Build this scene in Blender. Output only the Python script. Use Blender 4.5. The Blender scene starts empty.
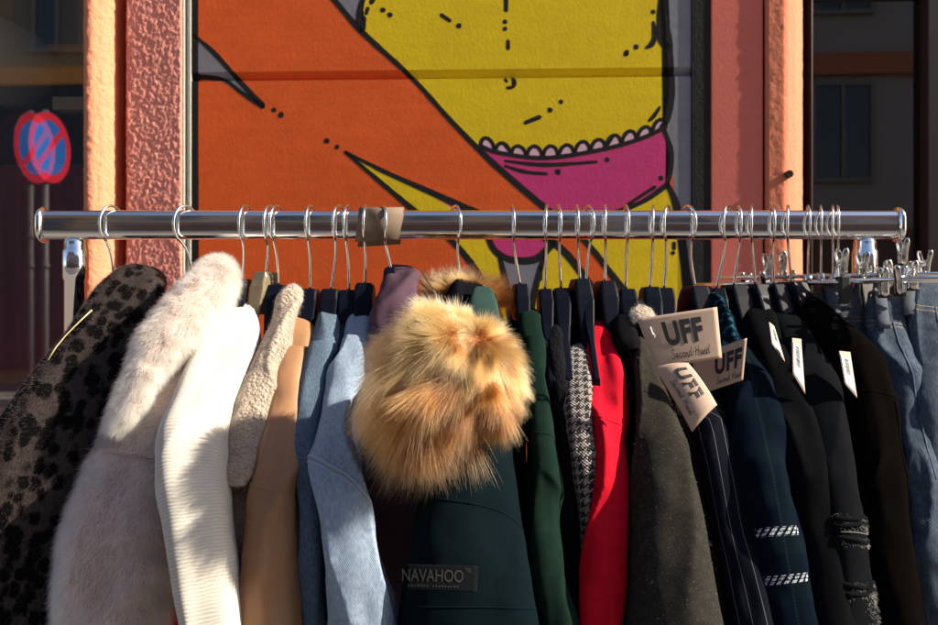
import bpy, bmesh, math, random
import numpy as np
from mathutils import Vector

random.seed(7)
RNG = np.random.default_rng(11)
C = bpy.context.scene.collection
PI = math.pi

# ------------------------------------------------------------------ camera frame
CAM_Y, CAM_Z, LENS = -1.25, 1.43, 34.0
F = 938 * LENS / 36.0
RAIL_Z = CAM_Z + (312.5 - 225) * 1.25 / F


def P(px, py, Y):
    d = Y - CAM_Y
    return Vector(((px - 469) * d / F, Y, CAM_Z - (py - 312.5) * d / F))


def X(px, Y):
    return (px - 469) * (Y - CAM_Y) / F


# the facade is turned a few degrees against the picture plane; its meshes are made in the facade's own frame
WROT = math.radians(2.2)
WQ = 0.90


def w2(s, yl):
    c, n = math.cos(WROT), math.sin(WROT)
    return (s * c + (yl - WQ) * n, WQ - s * n + (yl - WQ) * c)


def XW(px, yl):
    """facade coordinate along the wall that is seen in column px, at facade depth yl"""
    t = (px - 469) / F
    c, n = math.cos(WROT), math.sin(WROT)
    k = yl - WQ
    # s*c + k*n = t*(WQ - s*n + k*c - CAM_Y)
    return (t * (WQ + k * c - CAM_Y) - k * n) / (c + t * n)


def PW(px, py, yl):
    sx = XW(px, yl)
    d = w2(sx, yl)[1] - CAM_Y
    return Vector((sx, yl, CAM_Z - (py - 312.5) * d / F))


WALL_XF = [False]
# ------------------------------------------------------------------ object helpers
def thing(name, label, cat, loc=(0, 0, 0), rz=0, group=None):
    o = bpy.data.objects.new(name, None)
    C.objects.link(o)
    o.location = loc
    o.rotation_euler = (0, 0, rz)
    o.empty_display_size = 0.02
    tag(o, label, cat, group)
    return o


def tag(o, label, cat, group=None):
    o['label'] = label
    o['category'] = cat
    if group:
        o['group'] = group
    return o


def link(name, me, mats, parent=None, smooth=True, kind=None, label=None):
    if WALL_XF[0]:
        from mathutils import Matrix
        me.transform(Matrix.Translation((0, WQ, 0)) @ Matrix.Rotation(-WROT, 4, 'Z') @ Matrix.Translation((0, -WQ, 0)))
    o = bpy.data.objects.new(name, me)
    C.objects.link(o)
    for m in (mats if isinstance(mats, (list, tuple)) else [mats]):
        me.materials.append(m)
    if smooth and me.polygons:
        me.polygons.foreach_set('use_smooth', [True] * len(me.polygons))
    if parent:
        o.parent = parent
        if parent.parent is None:
            bpy_inv(o, parent)
        else:
            bpy_inv(o, parent, parent.parent)
    if kind:
        o['kind'] = kind
    if label:
        o['label'] = label
    return o


def bpy_inv(o, *chain):
    # children are modelled in world space; cancel the parents' transforms
    from mathutils import Matrix
    m = Matrix.Identity(4)
    for p in reversed(chain):
        m = m @ (Matrix.Translation(p.location) @ p.rotation_euler.to_matrix().to_4x4())
    o.matrix_parent_inverse = m.inverted()
    if len(chain) > 1:
        # a parent which is itself a mesh child sits at identity in world space
        o.matrix_parent_inverse = Matrix.Identity(4)


def meshdata(name, verts, faces, uvs=None):
    me = bpy.data.meshes.new(name)
    me.from_pydata([tuple(v) for v in verts], [], [tuple(f) for f in faces])
    if uvs is not None:
        uvl = me.uv_layers.new(name='UVMap')
        idx = np.empty(len(me.loops), dtype=np.int32)
        me.loops.foreach_get('vertex_index', idx)
        uvl.data.foreach_set('uv', np.asarray(uvs, dtype=np.float32)[idx].ravel())
    me.update()
    return me


class MB:
    """collects boxes, tubes, prisms into one mesh"""
    def __init__(s):
        s.v, s.f, s.mi = [], [], []

    def add(s, vs, fs, mi=0):
        n = len(s.v)
        s.v += [tuple(v) for v in vs]
        s.f += [tuple(i + n for i in f) for f in fs]
        s.mi += [mi] * len(fs)

    def box(s, a, b, mi=0):
        (x0, y0, z0), (x1, y1, z1) = a, b
        s.add([(x0, y0, z0), (x1, y0, z0), (x1, y1, z0), (x0, y1, z0),
               (x0, y0, z1), (x1, y0, z1), (x1, y1, z1), (x0, y1, z1)],
              [(0, 3, 2, 1), (4, 5, 6, 7), (0, 1, 5, 4), (1, 2, 6, 5), (2, 3, 7, 6), (3, 0, 4, 7)], mi)

    def tube(s, pts, r, n=10, mi=0, cap=True):
        pts = [Vector(p) for p in pts]
        rs = r if isinstance(r, (list, tuple)) else [r] * len(pts)
        vs, fs = [], []
        ref = None
        for i, p in enumerate(pts):
            t = (pts[min(i + 1, len(pts) - 1)] - pts[max(i - 1, 0)]).normalized()
            if ref is None:
                ref = Vector((1, 0, 0)) if abs(t.x) < .8 else Vector((0, 1, 0))
            u = (ref - t * ref.dot(t)).normalized()
            ref = u
            w = t.cross(u)
            for k in range(n):
                a = 2 * PI * k / n
                vs.append(p + (u * math.cos(a) + w * math.sin(a)) * rs[i])
        for i in range(len(pts) - 1):
            for k in range(n):
                fs.append((i * n + k, i * n + (k + 1) % n, (i + 1) * n + (k + 1) % n, (i + 1) * n + k))
        if cap:
            fs.append(tuple(reversed(range(n))))
            fs.append(tuple(range((len(pts) - 1) * n, len(pts) * n)))
        s.add(vs, fs, mi)

    def lathe(s, prof, c=(0, 0, 0), n=24, mi=0):
        vs, fs = [], []
        for r, z in prof:
            for k in range(n):
                a = 2 * PI * k / n
                vs.append((c[0] + r * math.cos(a), c[1] + r * math.sin(a), c[2] + z))
        for i in range(len(prof) - 1):
            for k in range(n):
                fs.append((i * n + k, i * n + (k + 1) % n, (i + 1) * n + (k + 1) % n, (i + 1) * n + k))
        s.add(vs, fs, mi)

    def prism(s, poly, z0, z1, mi=0):
        n = len(poly)
        vs = [(x, y, z0) for x, y in poly] + [(x, y, z1) for x, y in poly]
        fs = [tuple(reversed(range(n))), tuple(range(n, 2 * n))]
        fs += [(i, (i + 1) % n, n + (i + 1) % n, n + i) for i in range(n)]
        s.add(vs, fs, mi)

    def build(s, name, mats, parent=None, smooth=False, bevel=0, seg=2, kind=None, label=None, fix=True):
        me = meshdata(name, s.v, s.f)
        me.polygons.foreach_set('material_index', s.mi)
        if fix:
            bm = bmesh.new()
            bm.from_mesh(me)
            bmesh.ops.recalc_face_normals(bm, faces=bm.faces)
            bm.to_mesh(me)
            bm.free()
        o = link(name, me, mats, parent, smooth, kind, label)
        if bevel:
            m = o.modifiers.new('edge', 'BEVEL')
            m.width = bevel
            m.segments = seg
            m.limit_method = 'ANGLE'
        return o


# ------------------------------------------------------------------ numpy noise
def _h(ix, iy, iz, seed):
    n = (ix * 374761393 + iy * 668265263 + iz * 2147483647 + seed * 1274126177) & 0xFFFFFFFF
    n = ((n ^ (n >> 13)) * 1274126177) & 0xFFFFFFFF
    n = ((n ^ (n >> 16)) * 2246822519) & 0xFFFFFFFF
    return ((n ^ (n >> 15)) & 0xFFFFFF) / float(0xFFFFFF) * 2 - 1


def vnoise(x, y, z=0.0, seed=0):
    x, y, z = np.broadcast_arrays(np.asarray(x, float), np.asarray(y, float), np.asarray(z, float))
    ix, iy, iz = (np.floor(q).astype(np.int64) for q in (x, y, z))
    fx, fy, fz = x - ix, y - iy, z - iz
    fx, fy, fz = (q * q * q * (q * (q * 6 - 15) + 10) for q in (fx, fy, fz))
    r = 0
    for a in (0, 1):
        for b in (0, 1):
            for c in (0, 1):
                w = (fx if a else 1 - fx) * (fy if b else 1 - fy) * (fz if c else 1 - fz)
                r = r + w * _h(ix + a, iy + b, iz + c, seed)
    return r


# ------------------------------------------------------------------ materials
def newmat(name):
    m = bpy.data.materials.new(name)
    m.use_nodes = True
    nt = m.node_tree
    return m, nt, nt.nodes['Principled BSDF']


class N:
    def __init__(s, nt):
        s.nt = nt

    def node(s, t, **kw):
        n = s.nt.nodes.new(t)
        for k, v in kw.items():
            if k.startswith('i_'):
                n.inputs[k[2:].replace('_', ' ')].default_value = v
            else:
                setattr(n, k, v)
        return n

    def l(s, a, b):
        s.nt.links.new(a, b)

    def math(s, op, a, b=None, c=None, clamp=False):
        n = s.nt.nodes.new('ShaderNodeMath')
        n.operation = op
        n.use_clamp = clamp
        for i, q in enumerate((a, b, c)):
            if q is None:
                continue
            if isinstance(q, (int, float)):
                n.inputs[i].default_value = q
            else:
                s.l(q, n.inputs[i])
        return n.outputs[0]

    def mix(s, f, a, b):
        n = s.nt.nodes.new('ShaderNodeMix')
        n.data_type = 'RGBA'
        for q, i in ((f, 0), (a, 6), (b, 7)):
            if isinstance(q, (int, float)):
                n.inputs[i].default_value = q
            elif isinstance(q, tuple):
                n.inputs[i].default_value = (*q, 1) if len(q) == 3 else q
            else:
                s.l(q, n.inputs[i])
        return n.outputs[2]

    def uv(s):
        t = s.node('ShaderNodeUVMap')
        x = s.node('ShaderNodeSeparateXYZ')
        s.l(t.outputs[0], x.inputs[0])
        return t.outputs[0], x.outputs[0], x.outputs[1]

    def obj(s):
        return s.node('ShaderNodeTexCoord').outputs['Object']

    def noise(s, vec, scale, detail=4, rough=.6, out=0):
        n = s.node('ShaderNodeTexNoise')
        n.inputs['Scale'].default_value = scale
        n.inputs['Detail'].default_value = detail
        n.inputs['Roughness'].default_value = rough
        if vec is not None:
            s.l(vec, n.inputs['Vector'])
        return n.outputs[out]

    def scalev(s, vec, sc):
        m = s.node('ShaderNodeMapping')
        m.inputs['Scale'].default_value = sc
        s.l(vec, m.inputs['Vector'])
        return m.outputs[0]

    def ramp(s, v, stops):
        r = s.node('ShaderNodeValToRGB')
        el = r.color_ramp.elements
        while len(el) < len(stops):
            el.new(.5)
        for e, (p, c) in zip(el, stops):
            e.position = p
            e.color = (*c, 1) if isinstance(c, tuple) else (c, c, c, 1)
        s.l(v, r.inputs[0])
        return r.outputs[0]

    def bump(s, h, strength, dist, bsdf, prev=None):
        b = s.node('ShaderNodeBump')
        b.inputs['Strength'].default_value = strength
        b.inputs['Distance'].default_value = dist
        s.l(h, b.inputs['Height'])
        if prev is not None:
            s.l(prev, b.inputs['Normal'])
        s.l(b.outputs[0], bsdf.inputs['Normal'])
        return b.outputs[0]


def simple(name, col, rough=.6, metal=0, spec=.5, bump=0, bscale=200, bdist=.001, var=0, vscale=6):
    m, nt, b = newmat(name)
    n = N(nt)
    b.inputs['Base Color'].default_value = (*col, 1)
    b.inputs['Roughness'].default_value = rough
    b.inputs['Metallic'].default_value = metal
    b.inputs['Specular IOR Level'].default_value = spec
    o = n.obj()
    if var:
        f = n.noise(o, vscale, 6, .65)
        lo = tuple(c * (1 - var) for c in col)
        hi = tuple(min(1, c * (1 + var)) for c in col)
        n.l(n.ramp(f, [(.3, lo), (.7, hi)]), b.inputs['Base Color'])
    if bump:
        n.bump(n.noise(o, bscale, 5, .6), bump, bdist, b)
    return m


def fabric(name, col, weave='plain', period=.003, bump=.5, bdist=.0008, rough=.85, sheen=.25, var=.15, vscale=25,
           fleck=None, fleckcol=(.5, .5, .5), streak=0, spec=.25, extra=None, col2=None):
    """cloth in UV metres: u around the garment, v along it"""
    m, nt, b = newmat(name)
    n = N(nt)
    uv, u, v = n.uv()
    k = 2 * PI / period
    if weave == 'plain':
        h = n.math('MULTIPLY', n.math('SINE', n.math('MULTIPLY', u, k)), n.math('SINE', n.math('MULTIPLY', v, k)))
    elif weave == 'twill':
        h = n.math('SINE', n.math('MULTIPLY', n.math('ADD', u, n.math('MULTIPLY', v, .8)), k))
    elif weave == 'rib_around':
        vv = n.math('ADD', v, n.math('MULTIPLY', n.noise(uv, 45, 3, .6), .006))
        h = n.math('MULTIPLY', n.math('SINE', n.math('MULTIPLY', vv, k)), n.math('MULTIPLY_ADD', n.noise(uv, 70, 3), 1.2, .3))
    elif weave == 'rib_along':
        h = n.math('SINE', n.math('MULTIPLY', u, k))
    elif weave == 'boucle':
        vo = n.node('ShaderNodeTexVoronoi')
        vo.inputs['Scale'].default_value = 1 / period
        wob = n.noise(uv, 1 / period * .6, 2, .5, 1)
        mx = n.node('ShaderNodeVectorMath', operation='MULTIPLY_ADD')
        n.l(wob, mx.inputs[0])
        mx.inputs[1].default_value = (period, period, period)
        n.l(uv, mx.inputs[2])
        n.l(mx.outputs[0], vo.inputs['Vector'])
        h = n.math('MULTIPLY', vo.outputs['Distance'], -1.6)
    else:
        h = n.noise(uv, 1 / period, 3, .6)
    hf = n.noise(uv, 900, 3, .7)
    hh = n.math('ADD', h, n.math('MULTIPLY', hf, .7))
    vec = n.scalev(uv, (1, .18, 1)) if streak else uv
    f = n.noise(vec, vscale, 5, .65)
    c2 = col2 or tuple(min(1, c * (1 + var)) for c in col)
    lo = tuple(c * (1 - var) for c in col)
    cc = n.ramp(f, [(.32, lo), (.68, c2)])
    if weave in ('plain', 'twill', 'rib_around', 'rib_along'):
        w = n.math('MULTIPLY_ADD', n.math('ADD', h, n.math('MULTIPLY_ADD', hf, 1.4, -.7)), .18, .5, True)
        hi = n.node('ShaderNodeVectorMath', operation='SCALE')
        n.l(cc, hi.inputs[0])
        hi.inputs['Scale'].default_value = 1.22
        cc = n.mix(w, n.mix(.4, cc, (0, 0, 0)), hi.outputs[0])
    if fleck:
        fl = n.noise(uv, fleck, 2, .5)
        cc = n.mix(n.ramp(fl, [(.6, 0.), (.72, .8)]), cc, fleckcol)
    if extra:
        cc = extra(n, cc, u, v, uv)
    n.l(cc, b.inputs['Base Color'])
    b.inputs['Roughness'].default_value = rough
    b.inputs['Specular IOR Level'].default_value = spec if max(col) > .1 else 0.0
    lum = max(col)
    b.inputs['Sheen Weight'].default_value = sheen * min(1, max(0, min(col) - .03) * 4) * .5
    b.inputs['Sheen Roughness'].default_value = .5
    n.bump(hh, bump if max(col) > .03 else bump * .4, bdist, b)
    return m


def hairmat(name, rough=.35, tipmul=None, rnd=.25):
    m = bpy.data.materials.new(name)
    m.use_nodes = True
    nt = m.node_tree
    nt.nodes.remove(nt.nodes['Principled BSDF'])
    n = N(nt)
    h = n.node('ShaderNodeBsdfHairPrincipled')
    h.parametrization = 'COLOR'
    h.inputs['Roughness'].default_value = rough
    h.inputs['Radial Roughness'].default_value = .5
    h.inputs['Random Roughness'].default_value = .2
    at = n.node('ShaderNodeAttribute', attribute_name='col')
    at2 = n.node('ShaderNodeAttribute', attribute_name='tip')
    inf = n.node('ShaderNodeHairInfo')
    c = n.mix(n.ramp(inf.outputs['Intercept'], [(.3, 0.), (.95, 1.)]), at.outputs['Color'], at2.outputs['Color'])
    rv = n.math('MULTIPLY_ADD', inf.outputs['Random'], rnd * 2, 1 - rnd)
    hs = n.node('ShaderNodeHueSaturation')
    n.l(c, hs.inputs['Color'])
    n.l(rv, hs.inputs['Value'])
    n.l(hs.outputs[0], h.inputs['Color'])
    n.l(h.outputs[0], nt.nodes['Material Output'].inputs['Surface'])
    return m


def hair(name, pts, radius, col, tip, mat, parent, taper=True):
    """pts (n, k, 3) world positions; col, tip (n, 3)"""
    n, k, _ = pts.shape
    cu = bpy.data.hair_curves.new(name)
    cu.add_curves([k] * n)
    cu.points.foreach_set('position', pts.astype(np.float32).ravel())
    r = np.asarray(radius, dtype=np.float32) * np.ones((n, 1), np.float32)
    prof = np.linspace(1, .15 if taper else .8, k, dtype=np.float32)[None, :]
    ra = cu.attributes.get('radius') or cu.attributes.new('radius', 'FLOAT', 'POINT')
    ra.data.foreach_set('value', (r * prof).ravel())
    for nm, a in (('col', col), ('tip', tip)):
        at = cu.attributes.new(nm, 'FLOAT_COLOR', 'CURVE')
        aa = np.ones((n, 4), np.float32)
        aa[:, :3] = np.clip(a, 0.001, .98)
        at.data.foreach_set('color', aa.ravel())
    o = bpy.data.objects.new(name, cu)
    C.objects.link(o)
    cu.materials.append(mat)
    o.parent = parent
    if parent.parent is None and parent.type == 'EMPTY':
        bpy_inv(o, parent)
    return o


# ------------------------------------------------------------------ loft garment pieces
def smooth1(a, k):
    if k < 1:
        return a
    ker = np.ones(2 * k + 1) / (2 * k + 1)
    p = np.concatenate([2 * a[0] - a[1:k + 1][::-1], a, 2 * a[-1] - a[-k - 1:-1][::-1]])
    return np.convolve(p, ker, 'valid')


class Loft:
    """a garment edge: stations (py, xl, xr, Y) down the shoulder and sleeve; the section is a rounded U that opens
    towards the garment's inside"""
    def __init__(s, st, depth=.07, bulge=1.0, taper=.85, box=.74, fold=.004, ffu=14, ffv=3.0, seed=1, nv=110, na=49, sm=3, back=True,
                 crease=0, crease_at=.12, crease_w=.05, disp=None, sag=0.0):
        st = [tuple(q) for q in st]
        c, w = [], []
        for py, xl, xr, Y in st:
            c.append(P((xl + xr) / 2, py, Y))
            w.append((xr - xl) / 2 * (Y - CAM_Y) / F)
        if back:
            c.insert(0, c[0] + Vector((0, .035, -.012)))
            w.insert(0, w[0] * .95)
        c = np.array([tuple(q) for q in c])
        w = np.array(w)
        L = np.concatenate([[0], np.cumsum(np.linalg.norm(np.diff(c, axis=0), axis=1))])
        tt = np.linspace(0, L[-1], nv)
        # monotone-ish cubic via dense linear + smoothing
        cc = np.stack([smooth1(np.interp(tt, L, c[:, i]), sm) for i in range(3)], 1)
        ww = smooth1(np.interp(tt, L, w), sm)
        for _ in range(2):
            cc = np.stack([smooth1(cc[:, i], sm) for i in range(3)], 1)
            ww = smooth1(ww, sm)
        s.len, s.nv, s.na, s.w = L[-1], nv, na, ww
        T = np.gradient(cc, axis=0)
        T /= np.linalg.norm(T, axis=1)[:, None]
        sx = np.array([1., 0, 0])[None] - T * T[:, :1]
        sx /= np.linalg.norm(sx, axis=1)[:, None]
        Nn = np.cross(T, sx)
        flip = np.where((Nn[:, 2] - Nn[:, 1]) < 0, -1, 1)
        Nn *= flip[:, None]
        s.Nn = Nn
        a = np.linspace(-1, 1, na)
        A, V = np.meshgrid(a, np.arange(nv))
        split = .62
        ph = np.clip(A / split, -1, 1) * PI / 2
        q = np.clip((np.abs(A) - split) / (1 - split), 0, 1)
        b = ww[:, None] * bulge
        lat = ww[:, None] * np.sign(A) * (np.abs(np.sin(ph)) ** box) * (1 - taper * q ** 1.5)
        nor = b * (np.cos(ph) ** box - 1) - depth * (1 - (1 - q) ** 1.5)
        if crease:
            nor = nor + crease * np.exp(-((A - crease_at) / crease_w) ** 2)
        pos = cc[:, None, :] + sx[:, None, :] * lat[..., None] + Nn[:, None, :] * nor[..., None]
        # arc length around
        du = np.linalg.norm(np.diff(pos, axis=1), axis=2)
        U = np.concatenate([np.zeros((nv, 1)), np.cumsum(du, 1)], 1)
        U -= U[:, na // 2:na // 2 + 1]
        VV = tt[:, None] * np.ones((1, na))
        s.U, s.V = U, VV
        nrm = s.normals(pos)
        if fold:
            wu = vnoise(VV * 7, U * 6, 3, seed) * .9
            rg = 1.2 - 3.2 * np.sqrt(np.abs(vnoise(U * ffu * 1.25 + wu * .6, VV * ffv * .75 + U * 5, 2.5, seed + 7)) + .004)
            d = 1.35 * fold * (vnoise(U * ffu + wu, VV * ffv, 0, seed) + .75 * rg +
                        .5 * vnoise(U * ffu * 2.4, VV * ffv * 2.6 + U * 16, 5.5, seed + 3) +
                        .25 * vnoise(U * ffu * 5, VV * ffv * 8, 9.5, seed + 5))
            d = d * np.clip(VV / .06, .25, 1)
            pos = pos + nrm * d[..., None]
        if disp is not None:
            pos = pos + nrm * disp(U, VV)[..., None]
        s.pos = pos
        s.nrm = s.normals(pos)

    def normals(s, pos):
        gu = np.gradient(pos, axis=1)
        gv = np.gradient(pos, axis=0)
        n = np.cross(gu, gv)
        n /= np.linalg.norm(n, axis=2)[..., None] + 1e-9
        if (n[:, s.na // 2] * s.Nn).sum(1).mean() < 0:
            n = -n
        return n

    def mesh(s, name, mat, parent, solid=.0025, sub=1, label=None):
        nv, na = s.nv, s.na
        vs = s.pos.reshape(-1, 3)
        i = np.arange(nv - 1)[:, None] * na + np.arange(na - 1)[None, :]
        f = np.stack([i, i + 1, i + na + 1, i + na], -1).reshape(-1, 4)
        uv = np.stack([s.U.ravel(), s.V.ravel()], 1)
        me = meshdata(name, vs, f, uv)
        o = link(name, me, mat, parent, True, None, label)
        if solid:
            m = o.modifiers.new('cloth', 'SOLIDIFY')
            m.thickness = solid
            m.offset = 0
        if sub:
            m = o.modifiers.new('smooth', 'SUBSURF')
            m.levels = m.render_levels = sub
        s.obj = o
        return o

    def at(s, a, v):
        """a in -1..1, v in 0..1 arrays -> position, normal"""
        fa = (np.asarray(a, float) + 1) / 2 * (s.na - 1)
        fv = np.asarray(v, float) * (s.nv - 1)
        ia = np.clip(fa.astype(int), 0, s.na - 2)
        iv = np.clip(fv.astype(int), 0, s.nv - 2)
        ra, rv = (fa - ia)[..., None], (fv - iv)[..., None]

        def g(q):
            return ((q[iv, ia] * (1 - ra) + q[iv, ia + 1] * ra) * (1 - rv) + (q[iv + 1, ia] * (1 - ra) + q[iv + 1, ia + 1] * ra) * rv)
        p, n = g(s.pos), g(s.nrm)
        n = n / (np.linalg.norm(n, axis=-1)[..., None] + 1e-9)
        return p, n

    def vof(s, py):
        """v (0..1) where the ridge passes image row py"""
        m = s.pos[:, s.na // 2]
        row = 312.5 - (m[:, 2] - CAM_Z) * F / (m[:, 1] - CAM_Y)
        return float(np.interp(py, row, np.linspace(0, 1, s.nv)))

    def seam(s, path, name, mat, parent, r=.0016, n=60, lift=.0006):
        """a raised seam along (a, v) points"""
        pa = np.array(path, float)
        L = np.linspace(0, 1, len(pa))
        t = np.linspace(0, 1, n)
        a, v = smooth1(np.interp(t, L, pa[:, 0]), 3), smooth1(np.interp(t, L, pa[:, 1]), 3)
        p, nn = s.at(a, np.clip(v, 0, 1))
        mb = MB()
        mb.tube([Vector(q) for q in (p + nn * lift)], r, 8)
        return mb.build(name, mat, parent, True)


def torso(parent, x0, w, mat, top=-.175, front=-.11, back=.2, bottom=-.85, seed=0, name='torso'):
    """the hanging body of a garment behind its sleeve: a thin padded panel draped over the hanger"""
    ny, nz = 26, 30
    vs, fs, uvs = [], [], []
    for side in (-1, 1):
        for j in range(nz):
            q = j / (nz - 1)
            for i in range(ny):
                t = i / (ny - 1)
                y = front + (back - front) * t
                zt = RAIL_Z + top - (.9 if y < 0 else .5) * max(0, abs(y) - .03)
                z = zt + (RAIL_Z + bottom - zt) * q
                ww = w * (1 - (2 * t - 1) ** 6) ** .5 * min(1, (q * 14) ** .5 + .02)
                x = x0 + side * ww + .004 * float(vnoise(y * 14, z * 2, 0, seed)) * min(1, q * 6)
                vs.append((x, y, z))
                uvs.append((y, -z))
        o = (0 if side < 0 else ny * nz)
        for j in range(nz - 1):
            for i in range(ny - 1):
                f = (o + j * ny + i, o + j * ny + i + 1, o + (j + 1) * ny + i + 1, o + (j + 1) * ny + i)
                fs.append(f if side < 0 else tuple(reversed(f)))
    me = meshdata(name, vs, fs, uvs)
    bm = bmesh.new()
    bm.from_mesh(me)
    bmesh.ops.remove_doubles(bm, verts=bm.verts, dist=.0004)
    bm.to_mesh(me)
    bm.free()
    return link(name, me, mat, parent)


def loft_fur(lo, name, n, length, mat, parent, colf, arange=(-.85, .85), vrange=(0, 1), radius=.00022, k=4, lay=.7, jitter=.35,
             droop=.25, clump=.55):
    a = RNG.uniform(arange[0], arange[1], n)
    v = RNG.uniform(vrange[0], vrange[1], n)
    p, nn = lo.at(a, v)
    p2, _ = lo.at(a, np.clip(v + .01, 0, 1))
    p1, _ = lo.at(a, np.clip(v - .01, 0, 1))
    T = p2 - p1
    T /= np.linalg.norm(T, axis=1)[:, None] + 1e-9
    d = nn * (1 - lay * .5) + T * lay + RNG.normal(0, jitter, (n, 3))
    cl = np.stack([vnoise(p[:, 0] * 70, p[:, 1] * 70, p[:, 2] * 70, 21 + i) for i in range(3)], 1)
    d += cl * clump
    d /= np.linalg.norm(d, axis=1)[:, None]
    ln = length * RNG.uniform(.6, 1.15, n)[:, None]
    t = np.linspace(0, 1, k)[None, :, None]
    g = np.array([0, 0, -1.])[None, None]
    pts = p[:, None] + d[:, None] * ln[:, None] * t + g * ln[:, None] * droop * t ** 2
    col, tip = colf(p, a, v)
    return hair(name, pts, radius, col, tip, mat, parent)


# ------------------------------------------------------------------ shared materials
M = {}
M['chrome'] = simple('polished chrome', (.86, .86, .88), .06, 1, bump=.03, bscale=40, bdist=.0005)
m_ = M['chrome']; n_c = N(m_.node_tree)
n_c.l(n_c.ramp(n_c.noise(n_c.scalev(n_c.obj(), (9, 60, 60)), 1, 5, .7), [(.35, .035), (.75, .20)]), m_.node_tree.nodes['Principled BSDF'].inputs['Roughness'])
M['wire'] = simple('bright steel wire', (.8, .8, .8), .16, 1)
M['clipsteel'] = simple('pressed steel clip', (.6, .59, .57), .12, 1)
M['hanger'] = simple('black hanger plastic', (.004, .0055, .012), .38, 0, .07, bump=.05, bscale=120)
M['hanger_brown'] = simple('olive plastic hanger', (.16, .13, .08), .22, 0, .6)
M['rubber'] = simple('black rubber', (.02, .02, .02), .7)
M['card'] = simple('brown cardboard', (.17, .12, .085), .8, bump=.1, bscale=500, var=.1, vscale=40)
M['kraft'] = simple('pinkish kraft card', (.43, .305, .235), .75, bump=.08, bscale=700, var=.06, vscale=60)
M['ink'] = simple('black ink', (.012, .012, .014), .6)
M['paper'] = simple('white paper label', (.52, .53, .56), .7)
M['tagwire'] = simple('clear tag loop', (.5, .45, .35), .3)

# ------------------------------------------------------------------ street setting (behind the camera, seen in reflections)
def struct(name, mb, mat):
    return mb.build(name, mat, kind='structure')

M['paving'] = simple('grey paving', (.15, .14, .13), .85, bump=.3, bscale=60, bdist=.003, var=.15)
M['asphalt'] = simple('asphalt', (.055, .055, .058), .9, bump=.4, bscale=150, bdist=.004, var=.2)
M['kerb'] = simple('granite kerb', (.32, .31, .30), .8, bump=.2, bscale=120, var=.2)
b = MB(); b.box((-60, -60, -.4), (60, 40, -.125)); struct('ground', b, M['asphalt'])
b = MB(); b.box((-60, -3.2, -.1205), (60, 6, 0)); struct('pavement', b, M['paving'])
b = MB(); b.box((-60, -3.36, -.1205), (60, -3.2035, .003)); struct('kerb', b, M['kerb'])
b = MB(); b.box((-60, -16, -.1205), (60, -11, 0)); struct('pavement', b, M['paving'])
b = MB(); b.box((-60, -11, -.1205), (60, -10.84, .003)); struct('kerb', b, M['kerb'])

M['darkglass'] = simple('dark window glass', (.03, .035, .045), .08, 0, .8)
M['winframe'] = simple('painted window frame', (.2, .18, .15), .5)


def far_house(x0, x1, h, col, label, storeys, bays, band=None, low=(.13, .065, .045), lowz=3.0, first=1):
    t = thing('town_house', label, 'building', ((x0 + x1) / 2, -14, 0), 0, 'houses across the street')
    mat = simple('render ' + label[:12], col, .9, bump=.2, bscale=30, var=.12, vscale=.8)
    w = MB(); w.box((x0, -22, 0), (x1, -14, h)); w.build('wall', mat, t)
    r = MB(); r.add([(x0 - .1, -22.2, h), (x1 + .1, -22.2, h), (x1 + .1, -13.8, h), (x0 - .1, -13.8, h), (x0, -18, h + 2.2), (x1, -18, h + 2.2)],
                    [(0, 1, 5, 4), (2, 3, 4, 5), (3, 0, 4), (1, 2, 5), (0, 3, 2, 1)])
    r.build('roof', simple('roof tile', (.16, .07, .05), .8, var=.2), t)
    c = MB(); c.box((x0, -14.0, h - .35), (x1, -13.75, h - .05)); c.build('cornice', M['winframe'], t, bevel=.03)
    if band:
        c = MB(); c.box((x0, -13.995, band[0]), (x1, -13.86, band[1])); c.build('shop_fascia', simple('fascia', band[2], .6, var=.1), t)
    c = MB(); c.box((x0 + .4, -13.99, .3), (x1 - .4, -13.9, lowz)); c.build('shop_front', simple('shop front', low, .5, var=.3, vscale=1.5), t)
    sh = h / storeys
    for s_ in range(first, storeys):
        for q in range(bays):
            cx = x0 + (x1 - x0) * (q + .5) / bays
            ww, wh = min(1.1, (x1 - x0) / bays * .45), sh * .55
            z0 = s_ * sh + sh * (.12 if s_ == 0 else .25)
            f = MB()
            for a, b_ in (((cx - ww / 2 - .08, z0 - .08), (cx - ww / 2, z0 + wh + .08)), ((cx + ww / 2, z0 - .08), (cx + ww / 2 + .08, z0 + wh + .08)),
                          ((cx - ww / 2, z0 + wh), (cx + ww / 2, z0 + wh + .08)), ((cx - ww / 2, z0 - .08), (cx + ww / 2, z0)),
                          ((cx - .03, z0), (cx + .03, z0 + wh))):
                f.box((a[0], -13.996, a[1]), (b_[0], -13.90, b_[1]))
            fo = f.build('window', M['winframe'], t)
            g = MB(); g.box((cx - ww / 2, -13.997, z0), (cx + ww / 2, -13.95, z0 + wh))
            go = g.build('pane', M['darkglass'], fo)
    return t

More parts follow.
